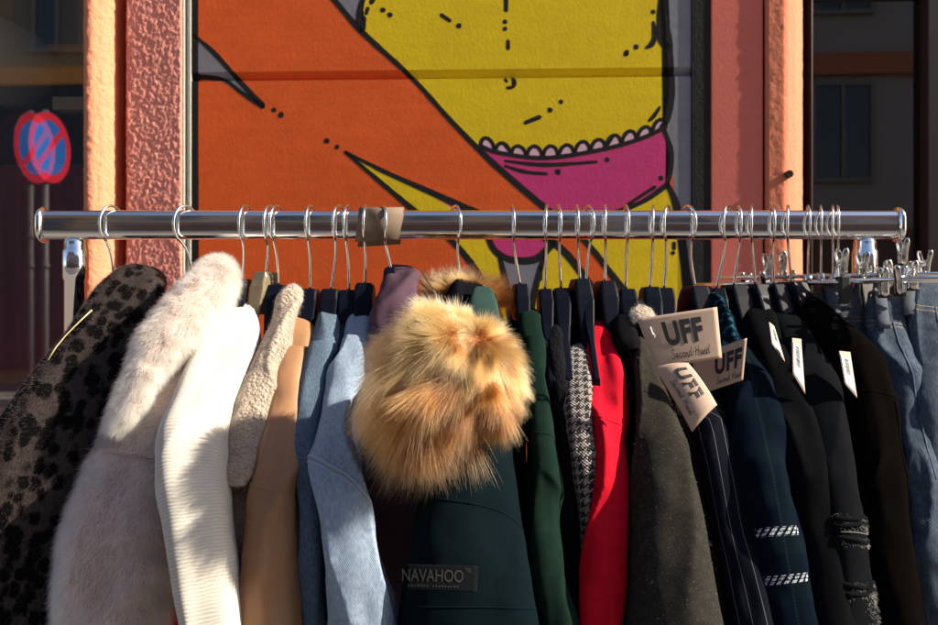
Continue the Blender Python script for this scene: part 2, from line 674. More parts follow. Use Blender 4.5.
far_house(-26, -16.5, 10.5, (.42, .36, .30), 'cream rendered house across the street, furthest from the sign', 3, 5, (3.2, 3.7, (.3, .1, .04)))
far_house(-16.45, -6.5, 12, (.34, .23, .125), 'ochre town house across the street behind the round sign', 4, 5, (6.0, 6.35, (.75, .3, .06)), (.035, .035, .045), 5.98, 2)
far_house(-6.45, 2.5, 11, (.36, .27, .20), 'brown rendered house across the street, facing the rack', 3, 4, (3.3, 3.7, (.1, .04, .03)))
far_house(2.55, 11.5, 9.5, (.33, .29, .27), 'grey brown house across the street with a rust fascia', 3, 4, (5.9, 6.3, (.45, .13, .04)))
far_house(11.55, 22, 11, (.38, .36, .33), 'pale grey house across the street nearest the sun', 3, 5)

# ------------------------------------------------------------------ no parking sign (its reflection shows twice in the double glazing)
vdir = Vector(((45 - 469) / F, 1, (312.5 - 148) / F))
virt = Vector((0, CAM_Y, CAM_Z)) + vdir * 7.5
gx, gy = w2(-1.2, 1.0)
gn = Vector((-math.sin(WROT), -math.cos(WROT), 0))
sp_ = virt - gn * 2 * (virt - Vector((gx, gy, 0))).dot(gn)
sx_, sy_, sz_ = sp_
cm_ = Vector((0, CAM_Y, CAM_Z)); cm_ = cm_ - gn * 2 * (cm_ - Vector((gx, gy, 0))).dot(gn)
va = math.atan2(cm_.y - sy_, cm_.x - sx_)      # the way the mirrored camera lies
sg = thing('no_parking_sign', 'round blue no parking sign with red ring and slash, mirrored in the left window', 'road sign', (sx_, sy_, 0))
rot = va - math.radians(57)


def disc_pts(r0, r1, off, n=48):
    nx, ny = math.cos(rot), math.sin(rot)
    vs, fs = [], []
    for r in (r0, r1):
        for k in range(n):
            a = 2 * PI * k / n
            u, v = r * math.cos(a), r * math.sin(a)
            vs.append((sx_ + nx * off - ny * u, sy_ + ny * off + nx * u, sz_ + v))
    for k in range(n):
        fs.append((k, (k + 1) % n, n + (k + 1) % n, n + k))
    return vs, fs

M['signblue'] = simple('sign blue', (.02, .16, .62), .4)
M['signred'] = simple('sign red', (.72, .02, .05), .4)
M['galv'] = simple('galvanised steel', (.16, .16, .17), .6, .3, var=.1)
d = MB(); vs, fs = disc_pts(.001, .3, .045); d.add(vs, fs); vs2, fs2 = disc_pts(.001, .3, .041); d.add(vs2, fs2)
n0 = 48; d.add(vs[n0:] + vs2[n0:], [(k, (k + 1) % n0, n0 + (k + 1) % n0, n0 + k) for k in range(n0)])
disc = d.build('disc', M['galv'], sg)
d = MB(); vs, fs = disc_pts(.001, .235, .048); d.add(vs, fs); d.build('blue_field', M['signblue'], disc, fix=False)
d = MB(); vs, fs = disc_pts(.23, .297, .050); d.add(vs, fs); d.build('red_ring', M['signred'], disc, fix=False)
d = MB()
nx, ny = math.cos(rot), math.sin(rot)
e = [(-.19, .15), (-.15, .19), (.19, -.15), (.15, -.19)]
d.add([(sx_ + nx * .051 - ny * u, sy_ + ny * .051 + nx * u, sz_ + v) for u, v in e], [(0, 1, 2, 3)])
d.build('red_slash', M['signred'], disc, fix=False)
d = MB(); d.tube([(sx_, sy_, 0), (sx_, sy_, sz_ + .32)], .03, 16); d.build('pole', M['galv'], sg, True)
for dz in (-.12, .12, -.75, -1.0):
    d = MB(); d.tube([(sx_, sy_, sz_ + dz - .02), (sx_, sy_, sz_ + dz + .02)], .038, 16); d.build('clamp', M['galv'], sg, True)

# ------------------------------------------------------------------ the painted shop front
WY = .845
WALL_XF[0] = True
shop = thing('shop_front', 'orange and salmon shop front with a painted mural between two windows', 'building', (0, WY, 0))


def plaster(name, col, scale, dist, var=.12, rough=.85, strength=1.0, spec=.3):
    m, nt, b = newmat(name)
    n = N(nt)
    o = n.obj()
    st = n.scalev(o, (1, 1, .75))
    f = n.noise(o, 3, 6, .7)
    g = n.noise(o, 45, 5, .7)
    sk = n.noise(n.scalev(o, (6, 6, 55)), 1, 5, .65)
    c = n.ramp(n.math('ADD', n.math('MULTIPLY', f, .5), n.math('ADD', n.math('MULTIPLY', g, .25), n.math('MULTIPLY', sk, .25))),
               [(.3, tuple(q * (1 - var) for q in col)), (.7, tuple(min(1, q * (1 + var)) for q in col))])
    n.l(c, b.inputs['Base Color'])
    b.inputs['Roughness'].default_value = rough
    b.inputs['Specular IOR Level'].default_value = spec
    h = n.math('ADD', n.noise(st, scale, 4, .62), n.math('MULTIPLY', n.noise(o, scale * 4, 3, .6), .25))
    n.bump(h, strength, dist, b)
    return m

M['salmon'] = plaster('salmon plaster', (.70, .27, .15), 140, .004)
M['salmon_rough'] = plaster('salmon roughcast', (.86, .33, .26), 260, .003, strength=1.0)
M['pinkred'] = plaster('smooth pink red paint', (.68, .17, .13), 160, .0004)
M['redgap'] = plaster('bright red paint', (.55, .07, .03), 160, .001)
M['orangered'] = plaster('orange red paint', (.66, .20, .11), 120, .0015)
M['stone'] = plaster('pale grey green moulding', (.50, .50, .42), 120, .001)
M['black'] = plaster('black wall paint', (.016, .016, .018), 120, .0012)
M['m_orange'] = plaster('mural orange', (.84, .125, .022), 170, .0004, .24)
M['m_yellow'] = plaster('mural yellow', (.86, .60, .012), 170, .0004, .2)
M['m_magenta'] = plaster('mural magenta', (.66, .05, .21), 170, .0004, .22)
M['m_grey'] = plaster('mural grey', (.24, .235, .27), 170, .0004, .22)
M['m_pale'] = plaster('mural pale pink', (.82, .50, .60), 170, .0004, .08)
M['m_black'] = plaster('mural black line', (.014, .013, .014), 170, .0004, .2)

GZ = PW(469, 74.5, WY).z       # groove height


def groove(z):
    out = 0
    for g0, dep in ((GZ, .014), (GZ - 1.02, .014), (GZ + 1.02, .014)):
        t = (z - g0)
        if -.010 < t < .012:
            out = max(out, dep * (1 - (t + .010) / .022) if t > -.007 else dep * (t + .010) / .003 * .86)
    return out

ZL = sorted(set([0.0, 4.2] + [g0 + t for g0 in (GZ, GZ - 1.02, GZ + 1.02) for t in (-.010, -.007, -.001, .005, .012)]))
ml, mr = XW(188, WY), XW(709, WY)
xs = np.linspace(ml, mr, 12)
vs, fs = [], []
for z in ZL:
    for x in xs:
        vs.append((x, WY + groove(z), z))
for j in range(len(ZL) - 1):
    for i in range(11):
        fs.append((j * 12 + i, j * 12 + i + 1, (j + 1) * 12 + i + 1, (j + 1) * 12 + i))
panel = link('mural_panel', meshdata('mural_panel', vs, fs), M['m_orange'], shop, False)
b = MB(); b.box((ml, WY + .02, 0), (mr, WY + .3, 4.2)); b.build('wall', M['m_orange'], shop)


def cat(pts, n=8, closed=False):
    """Catmull-Rom through pixel points"""
    p = [np.array(q, float) for q in pts]
    out = []
    m = len(p)
    rng = range(m if closed else m - 1)
    for i in rng:
        g = (lambda k: p[k % m]) if closed else (lambda k: p[min(max(k, 0), m - 1)])
        p0, p1, p2, p3 = g(i - 1), g(i), g(i + 1), g(i + 2)
        for t in np.linspace(0, 1, n, endpoint=False):
            out.append(.5 * ((2 * p1) + (-p0 + p2) * t + (2 * p0 - 5 * p1 + 4 * p2 - p3) * t * t + (-p0 + 3 * p1 - 3 * p2 + p3) * t ** 3))
    if not closed:
        out.append(p[-1])
    return [tuple(q) for q in out]

mural_bm = bmesh.new()
MUR = ['m_yellow', 'm_magenta', 'm_grey', 'm_pale', 'm_black', 'm_orange']


def paint(poly, mat, layer, smooth=0):
    """a painted area, in pixels of the mural as seen, laid as a thin coat on the wall"""
    if smooth:
        poly = cat(poly, smooth, True)
    bm = bmesh.new()
    vv = [bm.verts.new((PW(x, y, WY).x, 0, PW(x, y, WY).z)) for x, y in poly]
    f = bm.faces.new(vv)
    bmesh.ops.triangulate(bm, faces=[f])
    for z in ZL[1:-1]:
        bmesh.ops.bisect_plane(bm, geom=bm.verts[:] + bm.edges[:] + bm.faces[:], plane_co=(0, 0, z), plane_no=(0, 0, 1))
    off = .00006 * layer
    nv = {}
    for v in bm.verts:
        nv[v] = mural_bm.verts.new((v.co.x, WY + groove(v.co.z) - off, v.co.z))
    for f in bm.faces:
        try:
            nf = mural_bm.faces.new([nv[v] for v in f.verts])
            nf.material_index = MUR.index(mat)
        except ValueError:
            pass
    bm.free()


def stroke(pts, w, layer=3, mat='m_black', n=6, wob=.35):
    """a brushed line in pixels, w = width or list of widths"""
    ps = cat(pts, n) if len(pts) > 2 else [tuple(np.array(pts[0]) * (1 - t) + np.array(pts[1]) * t) for t in np.linspace(0, 1, 6)]
    m = len(ps)
    ws = np.interp(np.linspace(0, 1, m), np.linspace(0, 1, len(w)), w) if isinstance(w, (list, tuple)) else np.full(m, float(w))
    ws = ws + np.array([random.uniform(-wob, wob) for _ in range(m)])
    L, R = [], []
    for i in range(m):
        a, b_ = np.array(ps[max(i - 1, 0)]), np.array(ps[min(i + 1, m - 1)])
        t = (b_ - a) / (np.linalg.norm(b_ - a) + 1e-9)
        nn = np.array([-t[1], t[0]])
        L.append(tuple(np.array(ps[i]) + nn * ws[i] / 2))
        R.append(tuple(np.array(ps[i]) - nn * ws[i] / 2))
    a0 = np.array(ps[0]) - (np.array(ps[1]) - np.array(ps[0])) / (np.linalg.norm(np.array(ps[1]) - np.array(ps[0])) + 1e-9) * ws[0] * .45
    a1 = np.array(ps[-1]) + (np.array(ps[-1]) - np.array(ps[-2])) / (np.linalg.norm(np.array(ps[-1]) - np.array(ps[-2])) + 1e-9) * ws[-1] * .45
    paint([tuple(a0)] + L + [tuple(a1)] + R[::-1], mat, layer)


def dot(x, y, r=3):
    paint([(x + r * random.uniform(.85, 1.1) * math.cos(a), y + r * random.uniform(.85, 1.1) * math.sin(a)) for a in np.linspace(0, 2 * PI, 11)[:-1]], 'm_black', 4)

main = [(140, -230), (300, -36), (334, 0), (362, 32), (412, 78), (452, 122), (494, 164), (545, 208), (584, 240), (620, 285), (660, 330)]
L0 = [(345, 152), (378, 180), (410, 207), (452, 241), (480, 277), (505, 330)]
L1 = [(345, 152), (385, 172), (430, 192), (478, 213), (551, 241), (590, 285), (620, 330)]
rightb = [(655, -230), (664, -40), (662, 0), (668, 40), (669, 52), (672, 75), (672, 95), (668, 118), (661, 128)]
# yellow torso
paint([(372, -230)] + cat([(372, -230), (366, -40), (365, -10), (361, 14), (366, 34)], 5) + cat(main[4:7], 6) + [(545, 158), (610, 148), (661, 128)] + cat(rightb, 5)[::-1], 'm_yellow', 1)
# grey ground beside the figure
paint([(334, 0), (300, -40), (140, -232), (372, -230), (366, -40), (362, 0), (360, 28)], 'm_grey', 1)
paint(cat(rightb, 5) + [(664, 130), (671, 160), (674, 190), (682, 230), (688, 300), (692, 330), (700, 330), (692, 60), (690, -230)], 'm_grey', 1)
# bikini and lower areas
paint([(478, 150), (494, 164), (545, 208), (560, 222), (600, 214), (640, 203), (667, 186), (672, 165), (668, 140), (661, 128), (610, 146), (545, 156)], 'm_magenta', 2)
paint([(560, 222), (600, 214), (640, 203), (667, 186), (676, 205), (682, 240), (690, 330), (660, 330), (620, 285), (584, 240)], 'm_yellow', 1)
paint([(345, 152)] + cat(L1[1:6], 5) + [(590, 285), (600, 330), (505, 330)] + cat(L0[1:5], 5)[::-1], 'm_yellow', 1)
paint([(478, 213), (551, 241), (548, 250), (534, 258), (512, 259), (496, 252), (488, 240)], 'm_magenta', 2)
paint([(504, 262), (540, 260), (533, 290), (526, 330), (512, 330), (508, 290)], 'm_grey', 2)
paint([(432, 196), (478, 214), (460, 212)], 'm_magenta', 2)
# grey wedge at left
paint([(192, 34), (214, 54), (240, 84), (262, 106), (240, 94), (224, 82), (192, 77)], 'm_grey', 1)
# outlines
stroke(main, [5, 5, 5.5, 6, 5, 5, 6.5, 7, 6, 7, 7], 4)
stroke(L0, [3, 5, 6, 7, 8], 4)
stroke(L1, [3, 5, 7, 7, 8, 8], 4)
stroke([(372, -230), (366, -40), (365, -10), (359, 14), (361, 30)], [5, 5, 5, 6, 7], 4)
stroke([(192, 34), (214, 53), (240, 82), (263, 106)], [3, 5, 5, 6], 4)
stroke([(192, 76), (222, 79), (242, 93), (263, 107)], [5, 4, 4, 5], 4)
for q in ((274, 110), (281, 115), (327, 141), (337, 147), (383, 10), (390, 15), (459, 26), (505, 22), (505, 29), (550, 110), (561, 102), (607, 160), (558, 172), (627, 52), (636, 47), (626, 54), (653, 12), (665, 99), (661, 178)):
    dot(*q, random.uniform(2.4, 3.2))
stroke([(375, -4), (371, 3)], 5); stroke([(368, 8), (366, 14)], 4); stroke([(364, 18), (363, 30)], 5)
stroke([(441, 15), (450, 21)], 4.5); stroke([(506, -10), (506, 11)], 4.5); stroke([(508, 41), (508, 49)], 4)
stroke([(507, 88), (513, 87), (515, 82), (512, 78)], 3.5)
stroke([(505, 79), (507, 82)], 3)
stroke([(525, 123), (540, 117)], 4.5)
stroke(rightb, [5, 5, 6, 9, 8, 5, 6, 6, 5], 4)
stroke([(653, 22), (655, 34), (652, 44), (646, 48)], [3, 5, 6, 3], 4)
stroke([(660, 0), (659, 20), (662, 40), (668, 48)], [4, 5, 9, 7], 4)
stroke([(660, 107), (654, 116), (649, 121)], [3, 4.5, 3], 4)
# lace
lace = cat([(480, 146), (500, 153), (545, 158), (600, 150), (640, 139), (666, 127)], 8)
ln = np.array(lace)
Ld = np.concatenate([[0], np.cumsum(np.linalg.norm(np.diff(ln, axis=0), axis=1))])
nsc = 12
for k in range(nsc):
    s0, s1 = Ld[-1] * (k + .04) / nsc, Ld[-1] * (k + .96) / nsc
    p0 = np.array([np.interp(s0, Ld, ln[:, 0]), np.interp(s0, Ld, ln[:, 1])])
    p1 = np.array([np.interp(s1, Ld, ln[:, 0]), np.interp(s1, Ld, ln[:, 1])])
    hh = random.uniform(9.5, 12)
    mid = (p0 + p1) / 2
    arc = [tuple(mid - (p1 - p0) / 2 * math.cos(a) + np.array([0, -hh]) * math.sin(a)) for a in np.linspace(0, PI, 9)]
    paint(arc, 'm_pale', 3)
    stroke(arc, 4, 4)
stroke(lace, 4.5, 5)
stroke([(505, 161), (545, 165), (597, 162)], [3, 4.5, 3], 4)
stroke([(505, 166), (525, 172), (547, 174)], [3, 4, 3], 4)
stroke([(545, 212), (600, 215), (640, 203), (667, 185)], [6, 5, 5, 6], 4)
stroke([(627, 205), (655, 187)], [3, 4], 4)
stroke([(663, 128), (671, 150), (671, 170), (667, 186)], [5, 5, 4, 4], 4)
stroke([(667, 184), (676, 205), (683, 250), (688, 300), (692, 330)], [5, 8, 9, 9, 9], 4)
stroke([(488, 238), (496, 252), (512, 260), (536, 259), (553, 243)], [6, 7, 7, 8, 8], 4)
stroke([(500, 258), (507, 290), (512, 330)], [5, 7, 8], 4)
stroke([(544, 255), (535, 290), (527, 330)], [5, 7, 8], 4)
stroke([(541, 272), (541, 280)], 3); dot(541, 268, 2.5); stroke([(674, 243), (674, 249)], 4); dot(673, 253, 2.4)
stroke([(194.5, -40), (194.5, 60), (195, 330)], [7.5, 7, 8], 4)
me = bpy.data.meshes.new('mural_painting')
bmesh.ops.recalc_face_normals(mural_bm, faces=mural_bm.faces)
for f in mural_bm.faces:
    if f.normal.y > 0:
        f.normal_flip()
mural_bm.to_mesh(me)
mural = link('mural_painting', me, [M[k] for k in MUR], panel, False,
             label='comic style painting of a yellow figure in a magenta bikini against orange')

# black stripe, mouldings, pillars (plan outlines extruded upward, rough plaster subdivided)
def post(name, plan, mat, z0=0., z1=4.2, bevel=0, rough=0, seed=1):
    o = MB()
    o.prism(plan, z0, z1)
    ob = o.build(name, mat, shop, False, bevel)
    return ob

post('black_stripe', [(XW(691, WY - .0025), WY - .0025), (XW(710, WY - .0025), WY - .0025), (XW(710, WY), WY + .2), (XW(691, WY), WY + .2)], M['black'], bevel=.003)
b = MB()
for (a0, a1, yy) in ((180.5, 184.5, .841), (184.5, 187, .848), (187, 191, .843)):
    b.box((XW(a0, yy), yy, 0), (XW(a1, yy), 1.1, 4.2))
b.build('moulding', M['stone'], shop, bevel=.002)


def rough_sheet(name, plan, mat, amp, seed, dz=.006, z0=.9, z1=2.3, freq=75, vz=.8):
    """plastered surface along a plan polyline with real lumps; the plan runs left to right"""
    pl = np.array(plan, float)
    L = np.concatenate([[0], np.cumsum(np.linalg.norm(np.diff(pl, axis=0), axis=1))])
    n = max(4, int(L[-1] / dz))
    t = np.linspace(0, L[-1], n)
    x, y = np.interp(t, L, pl[:, 0]), np.interp(t, L, pl[:, 1])
    zz = np.concatenate([[0, .4], np.arange(z0, z1, dz), [2.8, 4.2]])
    TX, ZZ = np.meshgrid(t, zz)
    gx, gy = np.gradient(x, t), np.gradient(y, t)
    nx, ny = gy, -gx
    d = amp * (vnoise(TX * freq + ZZ * freq * .15, ZZ * freq * vz, 0, seed) + .6 * vnoise(TX * freq * .45, ZZ * freq * vz * .5, 4, seed) + .5 * RNG.uniform(-1, 1, TX.shape))
    vs = np.stack([x[None] + nx[None] * d, y[None] + ny[None] * d, ZZ], -1).reshape(-1, 3)
    i = np.arange(len(zz) - 1)[:, None] * n + np.arange(n - 1)[None]
    fs = np.stack([i, i + 1, i + n + 1, i + n], -1).reshape(-1, 4)
    return link(name, meshdata(name, vs, fs), mat, shop, True)

# left pillar: front strip, rounded shoulder turning right, red gap, roughcast strip
pl = [(XW(83, .99), 1.0), (XW(83.5, .79), .792), (XW(88, .79), .79), (XW(92, .79), .792), (XW(102, .805), .808), (XW(112, .828), .832), (XW(117, .85), .85), (XW(117, .85) + .001, .93)]
rough_sheet('pillar', pl, M['salmon'], .0010, 4, .004, freq=150)
post('pillar_core', [(XW(86, .99), 1.0), (XW(86, .84), .84), (XW(95, .84), .84), (XW(112, .88), .88), (XW(112, .9), .96)], M['salmon'])
post('red_recess', [(XW(113, .93), .93), (XW(130, .93), .93), (XW(130, .93), 1.1), (XW(113, .93), 1.1)], M['redgap'])
rough_sheet('roughcast_strip', [(XW(126, .836), .92), (XW(125.5, .836), .841), (XW(127, .836), .837), (XW(181, .837), .837), (XW(181, .837), .92)], M['salmon_rough'], .0010, 9, .0024, freq=290, vz=.62)
# right pillar
post('smooth_strip', [(XW(711, .841), .841), (XW(763, .841), .841), (XW(763, .843), 1.1), (XW(711, .843), 1.1)], M['pinkred'], bevel=.003)
pr = [(XW(765, .87), 1.0), (XW(765.5, .838), .840), (XW(768, .836), .836), (XW(784, .836), .836), (XW(788, .838), .840), (XW(796, .857), .859), (XW(803, .885), .888), (XW(803, .885) + .004, .97)]
rough_sheet('pillar', pr, M['orangered'], .0004, 6, .004, freq=160)
post('pillar_core', [(XW(767, .88), 1.0), (XW(767, .88), .87), (XW(788, .87), .87), (XW(795, .90), .97)], M['orangered'])
b = MB(); b.tube([(XW(789.5, .83), .828, PW(789, 174, .83).z), (XW(789.5, .83), .85, PW(789, 174, .83).z)], .009, 12); b.build('anchor_bolt', M['black'], shop)

# windows
def window_glass(name, mat):
    pass


def glassmat(name, fac, tint):
    m = bpy.data.materials.new(name)
    m.use_nodes = True
    nt = m.node_tree
    nt.nodes.remove(nt.nodes['Principled BSDF'])
    n = N(nt)
    g = n.node('ShaderNodeBsdfGlossy'); g.inputs['Roughness'].default_value = .012
    g.inputs['Color'].default_value = (1, 1, 1, 1)
    t = n.node('ShaderNodeBsdfTransparent'); t.inputs['Color'].default_value = (*tint, 1)
    fr = n.node('ShaderNodeFresnel'); fr.inputs['IOR'].default_value = 1.5
    mx = n.node('ShaderNodeMixShader')
    n.l(n.math('ADD', fr.outputs[0], fac, clamp=True), mx.inputs[0])
    n.l(t.outputs[0], mx.inputs[1]); n.l(g.outputs[0], mx.inputs[2])
    n.l(mx.outputs[0], nt.nodes['Material Output'].inputs['Surface'])
    return m

M['glass'] = glassmat('coated window glass', .12, (.95, .96, .97))
M['frame_dark'] = simple('dark brown window frame', (.02, .017, .018), .4)
M['maroon'] = simple('maroon cloth', (.42, .07, .11), .85, var=.2, vscale=4)
M['interior'] = simple('dim room wall', (.06, .05, .05), .9, var=.2, vscale=2)
M['lamp'] = simple('grey green lamp shade', (.90, .95, .88), .8, var=.05)


def pane(name, x0, x1, y, z0, z1, parent, ang):
    cx = (x0 + x1) / 2
    hw = (x1 - x0) / 2
    c, s = math.cos(ang), math.sin(ang)
    me = meshdata(name, [(cx - hw * c, y - hw * s, z0), (cx + hw * c, y + hw * s, z0), (cx + hw * c, y + hw * s, z1), (cx - hw * c, y - hw * s, z1)], [(0, 1, 2, 3)])
    return link(name, me, M['glass'], parent, False)

lx0, lx1 = -2.6, XW(85, 1.0)
f = MB()
f.box((lx0, .99, .55), (lx1, 1.05, .80)); f.box((lx0, .99, 2.9), (lx1, 1.05, 4.2)); f.box((lx0 - .06, .99, .8), (lx0, 1.05, 2.9))
w1 = f.build('shop_window', M['frame_dark'], shop, label='left shop window with double reflections')
pane('glass', lx0, lx1, 1.0, .8, 2.9, w1, 0)
pane('glass', lx0, lx1, 1.03, .8, 2.9, w1, math.radians(.75))
b = MB(); b.box((lx0, .93, .74), (lx1, 1.0, .797)); b.build('sill', M['stone'], w1)
b = MB(); b.box((lx0, .95, 0), (lx1, 1.05, .55)); b.build('plinth', M['redgap'], shop)
rx0, rx1 = XW(804, .99), 2.2
f = MB()
f.box((rx0, .94, .5), (XW(813, .94), 1.02, 3.2)); f.box((XW(928, .95), .95, .5), (XW(941, .95), 1.02, 3.2))
f.box((XW(813, .94), .95, 3.0), (XW(928, .95), 1.02, 3.2)); f.box((XW(813, .94), .95, .5), (XW(928, .95), 1.02, .7)); f.box((XW(941, .95), .95, .5), (rx1, 1.02, .7)); f.box((XW(941, .95), .95, 3.0), (rx1, 1.02, 3.2))
f.box((XW(813, .96), .96, PW(0, 6, .96).z), (XW(928, .95), 1.02, PW(0, 6, .96).z + .05))
win_r = f.build('shop_window', M['frame_dark'], shop, label='right shop window in a black frame', bevel=.003)
pane('glass', XW(813, .99), XW(930, .99), .99, .7, 3.0, win_r, 0)
pane('glass', XW(941, .99), rx1, .991, .7, 3.0, win_r, 0)
b = MB(); b.box((rx0, .95, 0), (rx1, 1.05, .5)); b.build('plinth', M['redgap'], shop)
b = MB(); b.box((rx0, .94, 3.2), (rx1, 1.1, 4.2)); b.box((lx0, .94, 4.2), (rx1, 1.1, 7)); b.build('upper_wall', M['salmon'], shop)
for (a0, a1) in ((-8, lx0 - .06), (rx1, 9)):
    b = MB(); b.box((a0, .9, 0), (a1, 1.1, 7)); b.build('side_wall', M['salmon'], shop)
b = MB()
b.box((-8, 3.2, 0), (9, 3.3, 7)); b.box((-8, 1.1, 0), (-7.9, 3.2, 7)); b.box((8.9, 1.1, 0), (9, 3.2, 7)); b.box((-8, .9, 7), (9, 3.3, 7.1)); b.box((-8, 1.1, -.05), (9, 3.2, .012)); 
b.build('shop_interior', M['interior'], shop)
# café curtain inside the left window and a pendant lamp
cur = thing('cafe_curtain', 'dark maroon half curtain behind the left window glass', 'curtain', (-1.5, 1.16, .8))
n_ = 120
vs, fs = [], []
for z in (.82, 1.2, 1.5, PW(0, 166, 1.15).z):
    for i in range(n_):
        x = -2.58 + (1.68) * i / (n_ - 1)
        vs.append((x, 1.17 + .012 * math.sin(i * 1.1) + .006 * math.sin(i * .47), z))
for j in range(3):
    for i in range(n_ - 1):
        fs.append((j * n_ + i, j * n_ + i + 1, (j + 1) * n_ + i + 1, (j + 1) * n_ + i))
link('cloth', meshdata('cloth', vs, fs), M['maroon'], cur)
b = MB(); b.tube([(-2.59, 1.17, PW(0, 165, 1.15).z), (-.92, 1.17, PW(0, 165, 1.15).z)], .005, 8); b.build('rod', M['galv'], cur)
WALL_XF[0] = False
lc = P(-14, 66, 1.27)
lp = thing('pendant_lamp', 'large unlit grey green pendant lamp shade behind the left window', 'lamp', tuple(lc))
b = MB(); b.lathe([(.02, .125), (.09, .118), (.15, .085), (.185, .02), (.19, -.01), (.175, -.045), (.12, -.095), (.05, -.115)], tuple(lc), 40); b.build('lamp_shade', M['lamp'], lp, True)
b = MB(); b.tube([lc + Vector((0, 0, .12)), lc + Vector((0, 0, 1.6))], .004, 8); b.build('cord', M['rubber'], lp)
b = MB(); b.box(tuple(P(52, 110, 1.16)), tuple(P(98, 100, 1.20))); tag(b.build('wall_shelf', simple('cream shelf', (.9, .78, .5), .6), bevel=.003), 'short cream shelf board inside the left window', 'shelf')
b = MB(); b.box(tuple(P(30, 52, 1.3)), tuple(P(110, 47.5, 1.33))); tag(b.build('picture_rail', simple('orange rail', (.8, .28, .05), .6)), 'thin orange wooden rail inside the left window', 'rail')

# ------------------------------------------------------------------ clothes rack
rack = thing('clothes_rack', 'long chrome clothes rack with a flat oval rail', 'clothes rack', (0, 0, 0))
rl, rr = X(45, 0), X(896, 0)


def oval(hz, hy, n=32):
    out = []
    for k in range(n):
        a = 2 * PI * k / n
        c, s = math.cos(a), math.sin(a)
        out.append((c * hy, math.copysign(hz - hy + abs(s) * hy, s) if abs(s) > 1e-6 else 0.0))
    return out

ov = oval(.0205, .0105, 40)
vs, fs = [], []
xsr = np.linspace(rl, rr, 40)
for x in xsr:
    vs += [(x, y, RAIL_Z + z) for y, z in ov]
for i in range(39):
    for k in range(40):
        fs.append((i * 40 + k, i * 40 + (k + 1) % 40, (i + 1) * 40 + (k + 1) % 40, (i + 1) * 40 + k))
b = MB(); b.add(vs, fs); b.build('rail', M['chrome'], rack, True)
ovc = oval(.0245, .017, 40)
for x, sgn in ((rl, -1), (rr, 1)):
    b = MB(); vs = []
    for dx, sc in ((0, 1.), (sgn * .004, 1.04), (sgn * .008, .9)):
        vs += [(x + dx, y * sc, RAIL_Z + z * sc) for y, z in ovc]
    fs = [(i * 40 + k, i * 40 + (k + 1) % 40, (i + 1) * 40 + (k + 1) % 40, (i + 1) * 40 + k) for i in range(2) for k in range(40)]
    fs += [tuple(range(40)), tuple(range(80, 120))]
    b.add(vs, fs); b.build('end_cap', M['chrome'], rack, True)
for px in (73.5, 867):
    cx = X(px, .0)
    b = MB()
    b.lathe([(.001, -.011 - .0), (.006, -.012), (.012, -.016), (.0155, -.024), (.016, -.034), (.0175, -.036), (.0175, -.075), (.0155, -.078), (.0155, -RAIL_Z + .08)], (cx, .006, RAIL_Z), 28)
    b.build('post', M['chrome'], rack, True)
    b = MB(); b.tube([(cx, -.28, .085), (cx, .28, .085)], .014, 14); b.build('foot', M['chrome'], rack, True)
    for yy in (-.26, .26):
        b = MB(); b.tube([(cx - .014, yy, .035), (cx + .014, yy, .035)], .033, 22); wl = b.build('castor', M['rubber'], rack)
        b = MB(); b.tube([(cx - .004, yy, .07), (cx - .004, yy, .09)], .006, 8); b.build('stem', M['chrome'], wl)
b = MB(); b.tube([(X(73.5, 0), .006, .12), (X(867, 0), .006, .12)], .012, 14); b.build('base_bar', M['chrome'], rack, True)

# cardboard divider folded over the rail
cd = MB()
prof = [(-.0150, -.025), (-.0152, .012), (-.0125, .0205), (0, .0238), (.0125, .0205), (.0152, .012), (.015, -.03)]
c0, c1 = X(357, -.015), X(403, -.015)
vs = [(c0 - (.003 if z < 0 else -.002), y, RAIL_Z + z) for y, z in prof] + [(c1 - (.006 if z < 0 else 0), y, RAIL_Z + z + (.004 if z < 0 else 0)) for y, z in prof]
cd.add(vs, [(i, i + 1, 7 + i + 1, 7 + i) for i in range(6)])
o = cd.build('rail_divider', M['card'], None, True)
tag(o, 'brown cardboard divider folded over the chrome rail', 'divider')
m = o.modifiers.new('card', 'SOLIDIFY'); m.thickness = .0012; m.offset = 1

# ------------------------------------------------------------------ hangers
def hook_path(twist, lean=0.0, r=.0255, drop=.088):
    pts = []
    for k in range(0, 15):
        a = math.radians(-62 + k * 17.5)         # from low front, over the top, to the back
        y, z = -r * math.cos(a) * .86, r * math.sin(a) * 1.02
        pts.append((0, y, z))
    stem = [(0, .0, -drop), (0, .0, -drop * .8), (0, -.001, -drop * .62), (0, -.004, -drop * .45)]
    pts = stem + pts
    out = []
    c, s = math.cos(twist), math.sin(twist)
    for x, y, z in cat3(pts):
        out.append(Vector((x * c - y * s + lean * (z / drop), x * s + y * c, z)))
    return out


def cat3(pts, n=4):
    p = [np.array(q, float) for q in pts]
    out = []
    for i in range(len(p) - 1):
        p0, p1, p2, p3 = p[max(i - 1, 0)], p[i], p[i + 1], p[min(i + 2, len(p) - 1)]
        for t in np.linspace(0, 1, n, endpoint=False):
            out.append(.5 * ((2 * p1) + (-p0 + p2) * t + (2 * p0 - 5 * p1 + 4 * p2 - p3) * t * t + (-p0 + 3 * p1 - 3 * p2 + p3) * t ** 3))
    out.append(p[-1])
    return [tuple(q) for q in out]


